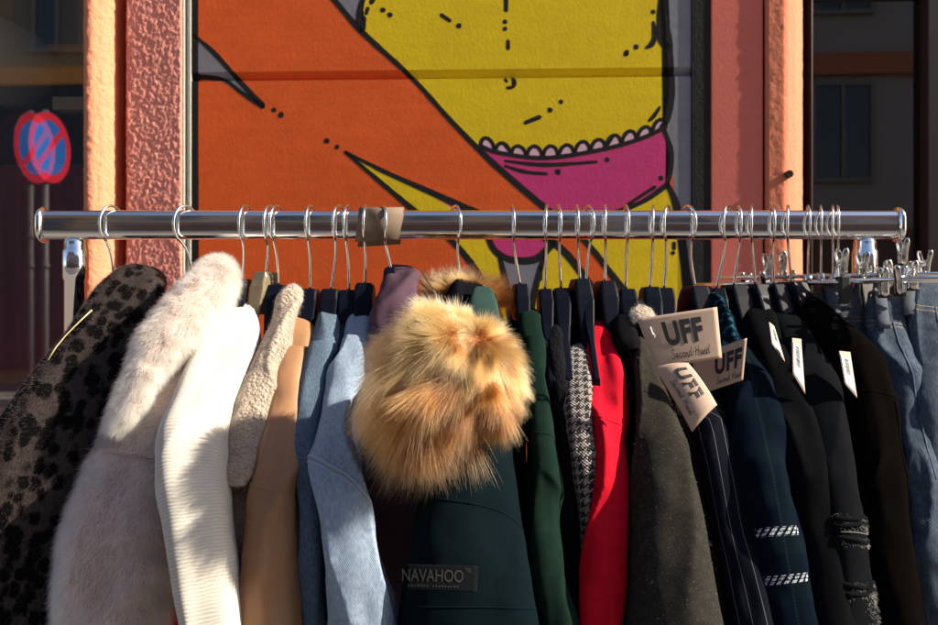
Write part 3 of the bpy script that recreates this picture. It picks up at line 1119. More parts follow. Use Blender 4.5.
def hanger(px, nx, blocktop, label, twist=0, bw=.0085, group='hangers along the rail', mat=None, yaw=0, blockh=.030, reach=.11, slope=.95, hy=0):
    """px: where the hook sits on the rail, nx: pixel column of the neck, blocktop: row of the shoulder block's top"""
    x = X(px, hy)
    z0 = P(0, blocktop, 0).z
    drop = RAIL_Z - z0
    t = thing('coat_hanger', label, 'hanger', (x, hy, RAIL_Z + .0), 0, group)
    dx = X(nx, 0) - X(px, 0)
    b = MB()
    pth = hook_path(twist, 0, .0262, drop)
    pp = []
    for q in pth:
        f = min(1, max(0, (-q.z - .02) / (drop - .02)))
        pp.append(Vector((x + q.x + dx * f, q.y + hy, RAIL_Z + q.z)))
    b.tube(pp, .0020, 10)
    b.build('hook', M['wire'], t, True)
    # shoulder arms: a deep centre block, then bars sloping down to both ends
    b = MB()
    cyaw, syaw = math.cos(yaw), math.sin(yaw)
    vs = []
    ys = [-reach, -.085, -.06, -.04, -.026, -.016, 0, .016, .026, .04, .06, .085, reach]
    ns = len(ys)
    for y in ys:
        ay = abs(y)
        top = 0 if ay < .02 else -(ay - .02) * slope - (blockh + .004) * min(1, (ay - .02) / .022)
        wd = bw * (1 if ay < .027 else 1 - .5 * min(1, (ay - .027) / .03))
        hgt = blockh + .010 if ay < .022 else .018
        for (u, v) in ((-1, -.9), (-1, -.12), (-.75, 0), (.75, 0), (1, -.12), (1, -.9), (.6, -1), (-.6, -1)):
            lx = u * wd
            vs.append((x + dx + lx * cyaw - y * syaw, hy + lx * syaw + y * cyaw, z0 + top + v * hgt))
    fs = [(i * 8 + k, i * 8 + (k + 1) % 8, (i + 1) * 8 + (k + 1) % 8, (i + 1) * 8 + k) for i in range(ns - 1) for k in range(8)]
    fs += [tuple(range(8)), tuple(range((ns - 1) * 8, ns * 8))]
    b.add(vs, fs)
    b.build('arms', mat or M['hanger'], t, False, bevel=.0012)
    return t

R = math.radians
hanger(112, 114, 285, 'black hanger on which the leopard print coat hangs, first on the rail', R(-24))
hanger(186, 193, 276, 'black hanger inside the cream fur coat', R(-30))
hanger(246, 242, 279, 'black hanger under the white ribbed sweater', R(-12), .0125)
hanger(270, 266, 272, 'olive plastic hanger tilted between the sweater and the oatmeal cardigan', R(-10), .011, mat=M['hanger_brown'], yaw=R(-18), blockh=.05)
hanger(277, 278, 285, 'black hanger inside the oatmeal boucle cardigan', R(-14), .0135)
hanger(311, 310, 289, 'black hanger under the tan leather jacket', R(-10), .0125)
hanger(339, 331, 289, 'black hanger under the mid blue denim shirt', R(-14), .0125)
hanger(348, 349, 290, 'black hanger under the dark denim jacket', R(-8), .0125)
hanger(366, 365, 283, 'black hanger under the pale blue denim jacket', R(-3), .0125)
hanger(384, 391, 268, 'black hanger inside the purple jacket', R(12), .009)
hanger(455, 461, 286, 'black hanger inside the fox fur hooded parka', R(22), .010)
hanger(512, 520, 284, 'black hanger under the dark green coat', R(5), .010, yaw=R(6), blockh=.042)
hanger(547, 545, 289, 'black hanger under the black boucle jacket', R(-10), .010)
hanger(558, 561, 288, 'black hanger under the houndstooth knit', R(5), .0115)
hanger(577, 580, 279, 'black hanger under the red jacket', R(-2), .0125, yaw=R(8), blockh=.055)
hanger(588, 586, 288, 'black hanger between the red jacket and the charcoal coat hangers', R(14), .008)
hanger(606, 605, 281, 'black hanger under the charcoal wool coat', R(-12), .0125, yaw=R(8), blockh=.055)
hanger(626, 626, 289, 'black hanger behind the upright end of the first kraft tag', R(0), .0125)
hanger(653, 650, 287, 'black hanger above the first kraft tag, left of the close pair', R(-12), .0125)
hanger(668, 664, 288, 'black hanger above the first kraft tag, right of the close pair', R(-26), .011)
hanger(687, 695, 286, 'black hanger over the pinstripe blazer', R(18), .0145, yaw=R(12), blockh=.036)
hanger(728, 716, 288, 'black hanger with the far leaning hook over the teal patterned shirt', R(-32), .010)
hanger(739, 734, 285, 'black hanger over the navy plaid coat', R(-10), .0145, yaw=R(16), blockh=.036)
hanger(752, 755, 284, 'black hanger over the plain black blazer', R(-20), .0145, yaw=R(22), blockh=.036)
hanger(772, 774, 284, 'black hanger over the black ripped jacket', R(-10), .0145, yaw=R(18), blockh=.036)
hanger(788, 791, 282, 'black hanger over the dark brown blazer', R(-22), .016, yaw=R(28), blockh=.036)

# ------------------------------------------------------------------ garments
def garment(name, label, cat_, px, group='garments hanging on the rack'):
    return thing(name, label, cat_, (X(px, 0), 0, RAIL_Z - .12), 0, group)

# --- leopard faux fur coat
g = garment('fur_coat', 'black leopard print faux fur coat at the left end of the rail', 'coat', 112)
def leo_cloth(n, cc, u, v, uv):
    wob = n.node('ShaderNodeVectorMath', operation='MULTIPLY_ADD')
    n.l(n.noise(uv, 60, 3, .6, 1), wob.inputs[0])
    wob.inputs[1].default_value = (.016, .016, 0)
    n.l(uv, wob.inputs[2])
    vo = n.node('ShaderNodeTexVoronoi')
    vo.inputs['Scale'].default_value = 72
    n.l(n.scalev(wob.outputs[0], (1, .72, 1)), vo.inputs['Vector'])
    fuzz = n.math('MULTIPLY_ADD', n.noise(n.scalev(uv, (1, .3, 1)), 900, 2, .6), .22, -.11)
    d = n.math('ADD', n.math('ADD', vo.outputs['Distance'], fuzz), n.math('MULTIPLY_ADD', n.noise(uv, 18, 2), .5, -.25))
    ground = n.ramp(n.noise(n.scalev(uv, (1, .3, 1)), 500, 3, .6), [(.3, (.022, .017, .017)), (.7, (.058, .045, .044))])
    return n.mix(n.ramp(d, [(.42, 0.), (.62, 1.)]), (.005, .0045, .005), ground)
M['leo_base'] = fabric('leopard pile base', (.012, .010, .011), 'none', .002, 1.0, .003, .95, .1, extra=leo_cloth)
lo = Loft([(264, 128, 160, -.0), (269, 100, 166, -.025), (282, 82, 166, -.05), (305, 66, 160, -.08), (340, 44, 150, -.115), (385, 10, 134, -.15), (435, -28, 118, -.18), (505, -62, 96, -.205), (560, -80, 82, -.215), (660, -98, 74, -.225)],
          fold=.006, ffu=10, seed=31, bulge=.85)
lo.mesh('sleeve', M['leo_base'], g, 0)


def leo(p, a, v):
    c = np.tile([[.012, .010, .010]], (len(p), 1))
    return c, c * 2
loft_fur(lo, 'fur_pile', 22000, .0035, hairmat('leopard hair', .5, rnd=.2), g, leo, (-.95, .95), (0, 1), .00018, 3, .6, .2, .0, .1)
torso(g, X(112, 0), .022, M['leo_base'], seed=2)
th = MB(); th.tube([P(92, 310, -.135), P(80, 321, -.145), P(66, 335, -.15), P(56, 347, -.157), P(48, 360, -.165)], .0009, 6)
tag(th.build('straw', simple('dry straw', (.62, .48, .24), .6), None, True), 'single dry straw caught on the leopard print coat', 'straw')

# --- cream and rose fur coat
g = garment('fur_coat', 'cream and rose plush faux fur coat with a thick rolled collar', 'coat', 186)
M['rose_base'] = fabric('rose pile base', (.42, .29, .26), 'none', .01, .5, .002, .95, .2)
lo = Loft([(300, 184, 224, -.02), (330, 160, 226, -.075), (370, 122, 214, -.135), (420, 86, 192, -.18), (470, 64, 178, -.215), (520, 48, 172, -.235), (570, 39, 164, -.25), (660, 38, 154, -.265)],
          fold=.006, ffu=9, ffv=6, seed=12, bulge=.75)
lo.mesh('sleeve', M['rose_base'], g, 0)


def rose(p, a, v):
    q = .5 + .5 * vnoise(p[:, 0] * 25, p[:, 1] * 25, p[:, 2] * 25, 3)[:, None]
    c = np.array([[.74, .46, .40]]) * (1 - q) + np.array([[.86, .63, .55]]) * q
    pink = np.clip(vnoise(p[:, 0] * 8, p[:, 1] * 8, p[:, 2] * 8, 6) * 1.2 + .2, 0, 1)[:, None]
    c = c * (1 - .25 * pink * np.array([[0, 1, 1.]]))
    return c * .8, c
HM = hairmat('plush hair', .45, rnd=.12)
loft_fur(lo, 'fur_pile', 110000, .014, HM, g, rose, (-.9, .9), (0.0, 1), .00022, 3, .8, .4)
co = Loft([(257, 212, 230, -.02), (262, 200, 236, -.05), (278, 180, 228, -.075), (302, 156, 208, -.11), (332, 138, 182, -.145), (365, 126, 158, -.165), (395, 117, 142, -.18), (430, 104, 120, -.19)], depth=.03, bulge=.95, fold=.004, ffu=10, ffv=9, seed=8, taper=.9)
co.mesh('collar', M['rose_base'], g, 0)


def cream(p, a, v):
    q = .5 + .5 * vnoise(p[:, 0] * 25, p[:, 1] * 25, p[:, 2] * 25, 3)[:, None]
    c = np.array([[.78, .64, .52]]) * (1 - q) + np.array([[.86, .75, .63]]) * q
    return c * .8, c
loft_fur(co, 'collar_pile', 50000, .012, HM, g, cream, (-1, 1), (0.0, 1), .00022, 3, .8, .4)
torso(g, X(186, 0), .028, M['rose_base'], seed=3)
lo.seam([(-.75, lo.vof(448)), (-.2, lo.vof(452)), (.5, lo.vof(458))], 'seam', M['rose_base'], g, .003)

# --- red garment glimpsed between the fur coat and the sweater
g = garment('red_top', 'red top glimpsed low between the cream fur coat and the white sweater', 'top', 216)
M['redtop'] = fabric('red jersey', (.42, .012, .01), 'rib_along', .004, .3)
lo = Loft([(400, 178, 206, -.10), (480, 166, 200, -.14), (560, 150, 190, -.165), (660, 136, 186, -.18)], seed=14)
lo.mesh('sleeve', M['redtop'], g)
torso(g, X(216, 0), .014, M['redtop'], seed=5)

# --- white ribbed sweater
g = garment('sweater', 'white ribbed knit sweater hanging third from the left end of the rail', 'sweater', 246)
M['knit_white'] = fabric('white rib knit', (.57, .54, .49), 'rib_around', .0040, .3, .0005, .9, .3, .06)


def ribs(U, V):
    fan = np.clip((.085 - V) / .03, 0, 1)
    low = np.clip((V - .17) / .04, 0, 1)
    return .0019 * fan * np.sin(U * 2 * PI / .0066 + 2 * vnoise(U * 30, V * 30, 0, 2)) + low * .00028 * np.sin(V * 2 * PI / .0040 + 2.5 * vnoise(U * 25, V * 25, 0, 4))
lo = Loft([(296, 214, 246, -.01), (303, 204, 256, -.04), (320, 197, 262, -.075), (345, 190, 256, -.11), (375, 178, 242, -.145), (410, 163, 231, -.195), (432, 153, 225, -.225), (480, 156, 223, -.255), (550, 166, 227, -.28), (600, 174, 231, -.29), (660, 182, 236, -.30)],
          fold=.004, crease=.009, crease_at=-.26, crease_w=.2, ffu=13, seed=41, nv=260, na=81, disp=ribs, bulge=1.0, sm=4)
lo.mesh('sleeve', M['knit_white'], g, .003)
torso(g, X(246, 0), .02, M['knit_white'], seed=6)

# --- oatmeal boucle cardigan
g = garment('cardigan', 'oatmeal flecked boucle cardigan between the white sweater and the tan leather jacket', 'cardigan', 277)
M['boucle'] = fabric('oatmeal boucle', (.50, .40, .32), 'boucle', .0045, 1.0, .003, .95, .3, .22, 60, 260, (.16, .10, .08))
lo = Loft([(283, 288, 297, -.01), (292, 283, 298, -.03), (312, 272, 298, -.06), (335, 258, 294, -.09), (362, 242, 284, -.12), (400, 228, 273, -.16), (440, 219, 262, -.195), (468, 217, 252, -.215), (482, 219, 248, -.222), (486, 224, 244, -.215)],
          fold=.0035, ffu=16, ffv=9, seed=17, nv=150, na=61)
lo.mesh('sleeve', M['boucle'], g, .004)


def oat(p, a, v):
    q = RNG.random((len(p), 1))
    c = np.array([[.55, .44, .36]]) * q + np.array([[.35, .26, .2]]) * (1 - q)
    return c, c
loft_fur(lo, 'wool_fuzz', 9000, .007, HM, g, oat, (-.9, .9), (0, 1), .00015, 4, .3, .8)
M['brownwool'] = fabric('brown wool', (.15, .10, .07), 'boucle', .004, 1, .002)
l2 = Loft([(440, 226, 256, -.17), (490, 226, 252, -.2), (560, 230, 256, -.22), (660, 234, 268, -.23)], fold=.006, seed=19)
l2.mesh('lower_sleeve', M['brownwool'], g)
loft_fur(l2, 'lower_fuzz', 6000, .012, HM, g, lambda p, a, v: (np.tile([[.2, .14, .1]], (len(p), 1)), np.tile([[.35, .26, .2]], (len(p), 1))), (-.9, .9), (0, .6), .00015, 4, .3, .8)
torso(g, X(277, 0), .013, M['brownwool'], seed=7)

# --- tan leather jacket
g = garment('leather_jacket', 'smooth tan leather jacket with a stand collar', 'jacket', 311)
m, nt, bs = newmat('tan leather'); n = N(nt)
o_ = n.obj()
n.l(n.ramp(n.noise(o_, 14, 6, .6), [(.3, (.28, .14, .065)), (.7, (.35, .185, .088))]), bs.inputs['Base Color'])
bs.inputs['Roughness'].default_value = .5
bs.inputs['Specular IOR Level'].default_value = .45
n.bump(n.math('ADD', n.noise(o_, 700, 3, .6), n.math('MULTIPLY', n.noise(o_, 60, 4, .6), 1.5)), .25, .0012, bs)
M['leather'] = m
lo = Loft([(345, 277, 309, -.085), (372, 270, 306, -.125), (395, 267, 303, -.15), (440, 255, 301, -.195), (490, 243, 297, -.225), (550, 236, 298, -.245), (660, 227, 300, -.265)], fold=.004, ffu=16, ffv=4, seed=23, back=False, bulge=.9)
lo.mesh('sleeve', M['leather'], g)
lo.seam([(-.8, lo.vof(470)), (-.4, lo.vof(484)), (0, lo.vof(491)), (.5, lo.vof(500)), (.8, lo.vof(507))], 'seam', M['leather'], g, .0016)
co = Loft([(309, 288, 311, -.01), (314, 281, 316, -.035), (330, 275, 316, -.065), (350, 268, 312, -.09), (364, 264, 308, -.108), (373, 264, 306, -.12), (378, 268, 303, -.118)], depth=.05, fold=.003, seed=25, bulge=.95)
co.mesh('collar', M['leather'], g)
co.seam([(-.7, co.vof(366)), (-.3, co.vof(371)), (0, co.vof(371)), (.5, co.vof(362)), (.7, co.vof(356))], 'seam', M['leather'], g, .0013)
torso(g, X(311, 0), .014, M['leather'], seed=8)

# --- denim
def denim(name, dark, light, period=.0023, contrast=1.0):
    return fabric(name, tuple((a + b_) / 2 for a, b_ in zip(dark, light)), 'twill', period, .7, .0008, .85, .12, .0, 22, None, streak=1, col2=light,
                  extra=lambda n, cc, u, v, uv: n.mix(n.ramp(n.noise(n.scalev(uv, (420, 150, 1)), 1, 3, .7), [(.35, 0.), (.65, .8)]), cc, dark))

M['denim_mid'] = denim('mid blue denim', (.04, .075, .13), (.19, .27, .37))
M['denim_dark'] = denim('dark denim', (.012, .02, .04), (.05, .075, .12))
M['denim_light'] = denim('pale washed denim', (.13, .22, .37), (.48, .58, .70))
M['denim_jean'] = denim('faded jean denim', (.012, .022, .05), (.115, .17, .25))
M['denim_grey'] = denim('grey blue denim', (.03, .04, .06), (.12, .14, .18))
M['thread'] = simple('tan stitching', (.28, .2, .11), .7)

g = garment('denim_shirt', 'mid blue denim shirt between the tan leather and dark denim jackets', 'shirt', 337)
lo = Loft([(340, 308, 334, -.085), (370, 300, 331, -.12), (400, 294, 326, -.155), (440, 288, 318, -.195), (460, 288, 317, -.205), (520, 294, 317, -.22), (660, 300, 320, -.24)], fold=.004, seed=27, back=False)
lo.mesh('sleeve', M['denim_mid'], g)
lo.seam([(-.8, lo.vof(455)), (0, lo.vof(458)), (.8, lo.vof(470))], 'seam', M['denim_mid'], g, .0016)
co = Loft([(306, 321, 338, -.01), (312, 316, 342, -.03), (330, 311, 340, -.06), (350, 307, 337, -.085), (357, 308, 333, -.085)], depth=.04, fold=.003, seed=28)
co.mesh('collar', M['denim_mid'], g)
co.seam([(-.6, co.vof(348)), (0, co.vof(342)), (.6, co.vof(325))], 'seam', M['denim_mid'], g, .0012)
torso(g, X(337, 0), .012, M['denim_mid'], seed=9)

g = garment('denim_jacket', 'dark indigo denim jacket squeezed between two paler denims', 'jacket', 348)
lo = Loft([(306, 336, 354, -.005), (312, 333, 357, -.03), (335, 327, 354, -.07), (370, 318, 347, -.115), (440, 305, 336, -.175), (520, 303, 330, -.2), (660, 302, 330, -.21)], fold=.004, seed=29)
lo.mesh('sleeve', M['denim_dark'], g)
lo.seam([(-.6, lo.vof(362)), (0, lo.vof(350)), (.6, lo.vof(340))], 'seam', M['thread'], g, .0006)
lo.seam([(-.6, lo.vof(368)), (0, lo.vof(356)), (.6, lo.vof(346))], 'seam', M['thread'], g, .0006)
torso(g, X(348, 0), .010, M['denim_dark'], seed=10)

g = garment('denim_jacket', 'pale washed denim jacket with a raised armhole seam', 'jacket', 366)
lo = Loft([(335, 340, 370, -.08), (360, 333, 362, -.115), (387, 324, 350, -.145), (415, 317, 353, -.185), (445, 312, 358, -.215), (495, 311, 367, -.245), (550, 313, 376, -.265), (600, 316, 386, -.28), (660, 319, 398, -.292)], fold=.006, ffu=13, ffv=4, seed=33, back=False, nv=150, na=61)
lo.mesh('sleeve', M['denim_light'], g)
pth = [(-.85, lo.vof(437)), (-.5, lo.vof(446)), (-.15, lo.vof(458)), (.15, lo.vof(480)), (.4, lo.vof(510)), (.62, lo.vof(545)), (.9, lo.vof(600))]
lo.seam(pth, 'seam', M['denim_light'], g, .0022)
lo.seam([(a, v + .017) for a, v in pth], 'seam', M['denim_light'], g, .0013)
lo.seam([(a, v + .009) for a, v in pth], 'stitching', M['thread'], g, .0007, lift=.0010)

co = Loft([(307, 349, 368, -.015), (311, 344, 372, -.035), (325, 340, 374, -.06), (345, 338, 373, -.085), (360, 339, 370, -.1), (368, 342, 366, -.098)], depth=.05, fold=.003, seed=35)
co.mesh('collar', M['denim_light'], g)
co.seam([(-.6, co.vof(352)), (0, co.vof(345)), (.6, co.vof(335))], 'seam', M['denim_light'], g, .0012)
torso(g, X(366, 0), .012, M['denim_light'], seed=11)

# --- purple jacket
g = garment('rain_jacket', 'dark purple jacket between the pale denim and the fox fur hood', 'jacket', 386)
M['purple'] = fabric('purple nylon', (.085, .05, .072), 'plain', .0022, .15, .0004, .55, .1, .12)
lo = Loft([(261, 389, 411, .015), (266, 385, 414, -.01), (280, 381, 416, -.035), (305, 377, 418, -.065), (340, 372, 422, -.095), (380, 368, 426, -.115), (440, 362, 430, -.13), (520, 362, 430, -.14), (660, 368, 428, -.15)], bulge=.5, box=.7, fold=.006, ffu=14, ffv=6, seed=37)
lo.mesh('sleeve', M['purple'], g)
lo.seam([(-.7, lo.vof(335)), (-.1, lo.vof(325)), (.3, lo.vof(300)), (.75, lo.vof(285))], 'seam', M['purple'], g, .0018)
torso(g, X(390, 0), .014, M['purple'], seed=12)

# --- parka with fox fur hood trim
pk = garment('parka', 'dark teal parka with a big fox fur hood trim and a woven chest label', 'parka', 457)
M['teal'] = fabric('dark teal shell cloth', (.0045, .009, .012), 'plain', .0022, .2, .0005, .7, .15, .1)
M['teal_lining'] = fabric('grey teal hood cloth', (.035, .07, .062), 'plain', .003, .2)
lo = Loft([(330, 445, 505, -.08), (400, 436, 512, -.14), (450, 430, 516, -.195), (500, 420, 522, -.235), (550, 411, 527, -.262), (600, 406, 532, -.28), (660, 400, 540, -.295)], fold=.005, ffu=9, ffv=5, seed=39, bulge=.6)
lo.mesh('sleeve', M['teal'], pk)
lo.seam([(-.2, lo.vof(500)), (.2, lo.vof(507)), (.6, lo.vof(520))], 'seam', M['teal'], pk, .0015)
lo.seam([(-.5, lo.vof(606)), (0, lo.vof(607)), (.6, lo.vof(612))], 'seam', M['teal'], pk, .0015)
torso(pk, X(462, 0), .045, M['teal'], seed=13)
# hood: black edge folded over the hanger, teal cloth inside it
M['binding'] = fabric('black binding', (.006, .006, .008), 'none', .003, .3, rough=.7)
ho = Loft([(277, 463, 475, .0), (281, 453, 487, -.03), (290, 446, 495, -.055), (303, 443, 499, -.075), (320, 443, 502, -.095), (345, 446, 504, -.11)], depth=.05, fold=.004, ffu=20, seed=91, bulge=.45, box=.7)
ho.mesh('hood', M['binding'], pk)
ho2 = Loft([(288, 477, 489, -.062), (291, 474, 492, -.070), (302, 472, 495, -.087), (320, 471, 497, -.105), (340, 472, 498, -.118)], depth=.02, fold=.003, seed=92, bulge=.2, box=.4, back=False)
ho2.mesh('hood_lining', M['teal_lining'], pk)


def fur_ball(name, parent, cen, rad, n, length, part_dir, seed, cr, ct, droopw=.5, fall=.5, grow=0.0, k=7, radius=.00025):
    rng = np.random.default_rng(seed)
    v = rng.normal(0, 1, (n * 2, 3))
    v /= np.linalg.norm(v, axis=1)[:, None]
    v = v[(v[:, 1] < .35)][:n]
    n = len(v)
    root = np.array(cen)[None] + v * np.array(rad)[None]
    nn = v / np.array(rad)[None]
    nn /= np.linalg.norm(nn, axis=1)[:, None]
    pd = np.array(part_dir)[None]
    flow = .45 * (v - pd) + fall * np.array([[-.50, -.30, -.75]])      # streams away from the parting and falls
    flow = flow - nn * (flow * nn).sum(1)[:, None]
    flow /= np.linalg.norm(flow, axis=1)[:, None] + .25
    cl = np.stack([vnoise(root[:, 0] * 55, root[:, 1] * 55, root[:, 2] * 55, seed + i) for i in range(3)], 1)
    cl2 = np.stack([vnoise(root[:, 0] * 140, root[:, 1] * 140, root[:, 2] * 140, seed + 9 + i) for i in range(3)], 1)
    d = nn * .50 + flow * .9 + cl * .75 + cl2 * .38 + rng.normal(0, .10, (n, 3))
    d /= np.linalg.norm(d, axis=1)[:, None]
    ln = length * rng.uniform(.65, 1.15, n) * (1 + .3 * cl[:, 0]) * (1 + grow * np.clip(-.7 * v[:, 0] - .5 * v[:, 2] + .1, -.6, 1))
    t = np.linspace(0, 1, k)[None, :, None]
    bend = flow * .35 + np.array([[0, 0, -1.]]) * droopw + cl2 * .25
    pts = root[:, None] + d[:, None] * ln[:, None, None] * t + bend[:, None] * ln[:, None, None] * (t ** 2) * .6
    tone = np.clip(.5 + .8 * vnoise(root[:, 0] * 34, root[:, 1] * 34, root[:, 2] * 34, seed + 20) + .6 * vnoise(root[:, 0] * 110, root[:, 1] * 110, root[:, 2] * 110, seed + 21), 0, 1)[:, None]
    col, tip = cr(v, tone), ct(v, tone)
    return hair(name, pts, radius, col, tip, M['foxhair'], parent)

M['foxhair'] = hairmat('fox hair', .3, rnd=.3)
M['foxskin'] = simple('fox undercoat', (.20, .09, .03), .95)


def fox_root(v, t):
    return np.array([[.05, .015, .004]]) * (1 - t) + np.array([[.17, .06, .014]]) * t


def fox_tip(v, t):  # tip colours carry painted light: sunlit pale on top, shaded brown underneath
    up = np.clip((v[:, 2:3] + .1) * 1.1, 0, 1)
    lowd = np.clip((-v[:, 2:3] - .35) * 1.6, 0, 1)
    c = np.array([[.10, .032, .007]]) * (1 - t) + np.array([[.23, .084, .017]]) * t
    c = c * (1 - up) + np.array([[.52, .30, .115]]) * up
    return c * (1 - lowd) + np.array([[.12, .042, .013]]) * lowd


def ellipsoid(name, cen, rad, mat, parent, n=32):
    vs = []
    for i in range(n // 2 + 1):
        th_ = PI * i / (n // 2)
        for k in range(n):
            ph_ = 2 * PI * k / n
            vs.append((cen[0] + rad[0] * math.sin(th_) * math.cos(ph_), cen[1] + rad[1] * math.sin(th_) * math.sin(ph_), cen[2] + rad[2] * math.cos(th_)))
    fs = [(i * n + k, i * n + (k + 1) % n, (i + 1) * n + (k + 1) % n, (i + 1) * n + k) for i in range(n // 2) for k in range(n)]
    b = MB(); b.add(vs, fs)
    return b.build(name, mat, parent, True)

fc = P(451, 373, -.22)
frad = (.060, .055, .056)
ft = ellipsoid('fur_trim', fc, frad, M['foxskin'], pk)
fur_ball('fur_strands', ft, fc, frad, 90000, .044, (.62, -.45, .50), 51, fox_root, fox_tip, droopw=.35, grow=.55)
fc2 = P(461, 296, .0)
frad2 = (.044, .02, .014)
ft2 = ellipsoid('fur_trim', fc2, frad2, M['foxskin'], pk)
fur_ball('fur_strands', ft2, fc2, frad2, 11000, .032, (0, -.2, -.9), 61, fox_root, fox_tip, droopw=.0, fall=.0, k=5)


# --- text helper
def text_mesh(body, size=1.0, bold=0.0, shear=0.0, font=None, spacing=1.0):
    cu = bpy.data.curves.new('t', 'FONT')
    cu.body = body
    cu.size = size
    cu.offset = bold
    cu.shear = shear
    cu.space_character = spacing
    cu.resolution_u = 4
    o = bpy.data.objects.new('t', cu)
    C.objects.link(o)
    dg = bpy.context.evaluated_depsgraph_get()
    dg.update()
    me = bpy.data.meshes.new_from_object(o.evaluated_get(dg))
    bpy.data.objects.remove(o)
    co = np.array([tuple(v.co) for v in me.vertices])
    fs = [tuple(p.vertices) for p in me.polygons]
    mn, mx = co[:, :2].min(0), co[:, :2].max(0)
    return (co[:, :2] - mn) / (mx - mn), fs, (mx - mn)


class Card:
    """a thin card through four corners (tl, tr, br, bl), bowed by bow metres, placed in the world"""
    def __init__(s, tl, tr, br, bl, bow=0, bow2=0):
        s.c = [Vector(q) for q in (tl, tr, br, bl)]
        s.n = (s.c[3] - s.c[0]).cross(s.c[1] - s.c[0]).normalized()
        if s.n.y > 0:
            s.n = -s.n
        s.bow, s.bow2 = bow, bow2

    def at(s, u, v, lift=0):
        tl, tr, br, bl = s.c
        p = (tl * (1 - u) + tr * u) * (1 - v) + (bl * (1 - u) + br * u) * v
        return p + s.n * (s.bow * 4 * u * (1 - u) + s.bow2 * 4 * v * (1 - v) + lift)

    def mesh(s, name, mat, parent, thick=.0006, n=16):
        vs = [s.at(i / n, j / n) for j in range(n + 1) for i in range(n + 1)]
        fs = [(j * (n + 1) + i, j * (n + 1) + i + 1, (j + 1) * (n + 1) + i + 1, (j + 1) * (n + 1) + i) for j in range(n) for i in range(n)]
        o = link(name, meshdata(name, vs, fs), mat, parent)
        m = o.modifiers.new('thick', 'SOLIDIFY')
        m.thickness = thick
        m.offset = 0
        return o

    def ink(s, name, co, fs, u0, u1, v0, v1, mat, parent, lift=.0007):
        # co in 0..1, y up; maps into the card's (u, v down) box
        vs = [s.at(u0 + (u1 - u0) * x, v1 - (v1 - v0) * y, lift) for x, y in co]
        me = meshdata(name, vs, fs)
        return link(name, me, mat, parent, False)

# letter strokes for the handwritten line, unit boxes, y up
SCRIPT = {
    'S': [[(.85, .85), (.6, 1), (.3, .85), (.35, .6), (.7, .4), (.65, .12), (.3, 0), (0, .15)]],
    'e': [[(.0, .2), (.5, .3), (.6, .45), (.35, .52), (.12, .3), (.25, .04), (.6, .08), (.9, .3)]],
    'c': [[(.7, .42), (.45, .5), (.15, .3), (.22, .05), (.5, .02), (.9, .25)]],
    'o': [[(.5, .5), (.2, .4), (.15, .12), (.42, .02), (.68, .2), (.6, .44), (.5, .5), (.95, .4)]],
    'n': [[(.05, .45), (.15, .0), (.2, .3), (.45, .48), (.6, .35), (.55, .05), (.7, .02), (.95, .3)]],
    'd': [[(.55, .4), (.3, .5), (.1, .2), (.25, .02), (.5, .2), (.8, 1.), (.62, .3), (.7, .02), (.95, .2)]],
    'H': [[(.25, .95), (.15, .5), (.0, .0)], [(.9, 1), (.75, .5), (.62, 0)], [(.0, .45), (.4, .55), (.95, .5)]],
    'a': [[(.6, .45), (.3, .5), (.1, .22), (.25, .02), (.5, .15), (.62, .45), (.58, .08), (.75, .02), (.95, .25)]],
    ' ': [],
}


def script_mesh(body, wid=.05):
    vs, fs = [], []
    x = 0
    adv = {'S': .95, 'H': 1.1, ' ': .95}
    for ch in body:
        for st in SCRIPT[ch]:
            ps = [np.array(q) for q in cat([(a + x + b_ * .18, b_) for a, b_ in st], 5)]
            base = len(vs)
            for i, p in enumerate(ps):
                t = ps[min(i + 1, len(ps) - 1)] - ps[max(i - 1, 0)]
                t = t / (np.linalg.norm(t) + 1e-9)
                nn = np.array([-t[1], t[0]]) * wid
                vs += [tuple(p + nn), tuple(p - nn)]
            fs += [(base + 2 * i, base + 2 * i + 1, base + 2 * i + 3, base + 2 * i + 2) for i in range(len(ps) - 1)]
        x += adv.get(ch, .82)
    co = np.array(vs)
    mn, mx = co.min(0), co.max(0)
    return (co - mn) / (mx - mn), fs

# woven label on the parka
lab0 = Card(P(405, 564, -.296), P(478, 566, -.292), P(477, 592, -.301), P(405, 590, -.305), .004)
lb = lab0.mesh('woven_label', simple('black woven label', (.004, .005, .007), .9, 0, .05, bump=.1, bscale=900), pk, .0015)
co_, fs_, _ = text_mesh('NAVAHOO', bold=.006)
lab0.ink('lettering', co_, fs_, -.04, .80, .18, .66, simple('grey woven thread', (.013, .013, .014), .9), lb, .0014)
co_, fs_, _ = text_mesh('™')
lab0.ink('mark', co_, fs_, .82, .90, .1, .26, simple('grey woven mark', (.011, .011, .011), .9), lb, .0014)
dash = MB()
for k in range(17):
    u = .04 + k * .042
    if k in (7,):
        continue
    hgt = random.uniform(.05, .09)
    a_, b_, c_, d_ = (lab0.at(u, .86 - hgt, .0014), lab0.at(u + .026, .86 - hgt, .0014), lab0.at(u + .026, .86, .0014), lab0.at(u, .86, .0014))
    dash.add([a_, b_, c_, d_], [(0, 1, 2, 3)])
dash.build('small_lettering', simple('dull woven thread', (.009, .009, .009), .9), lb, fix=False)

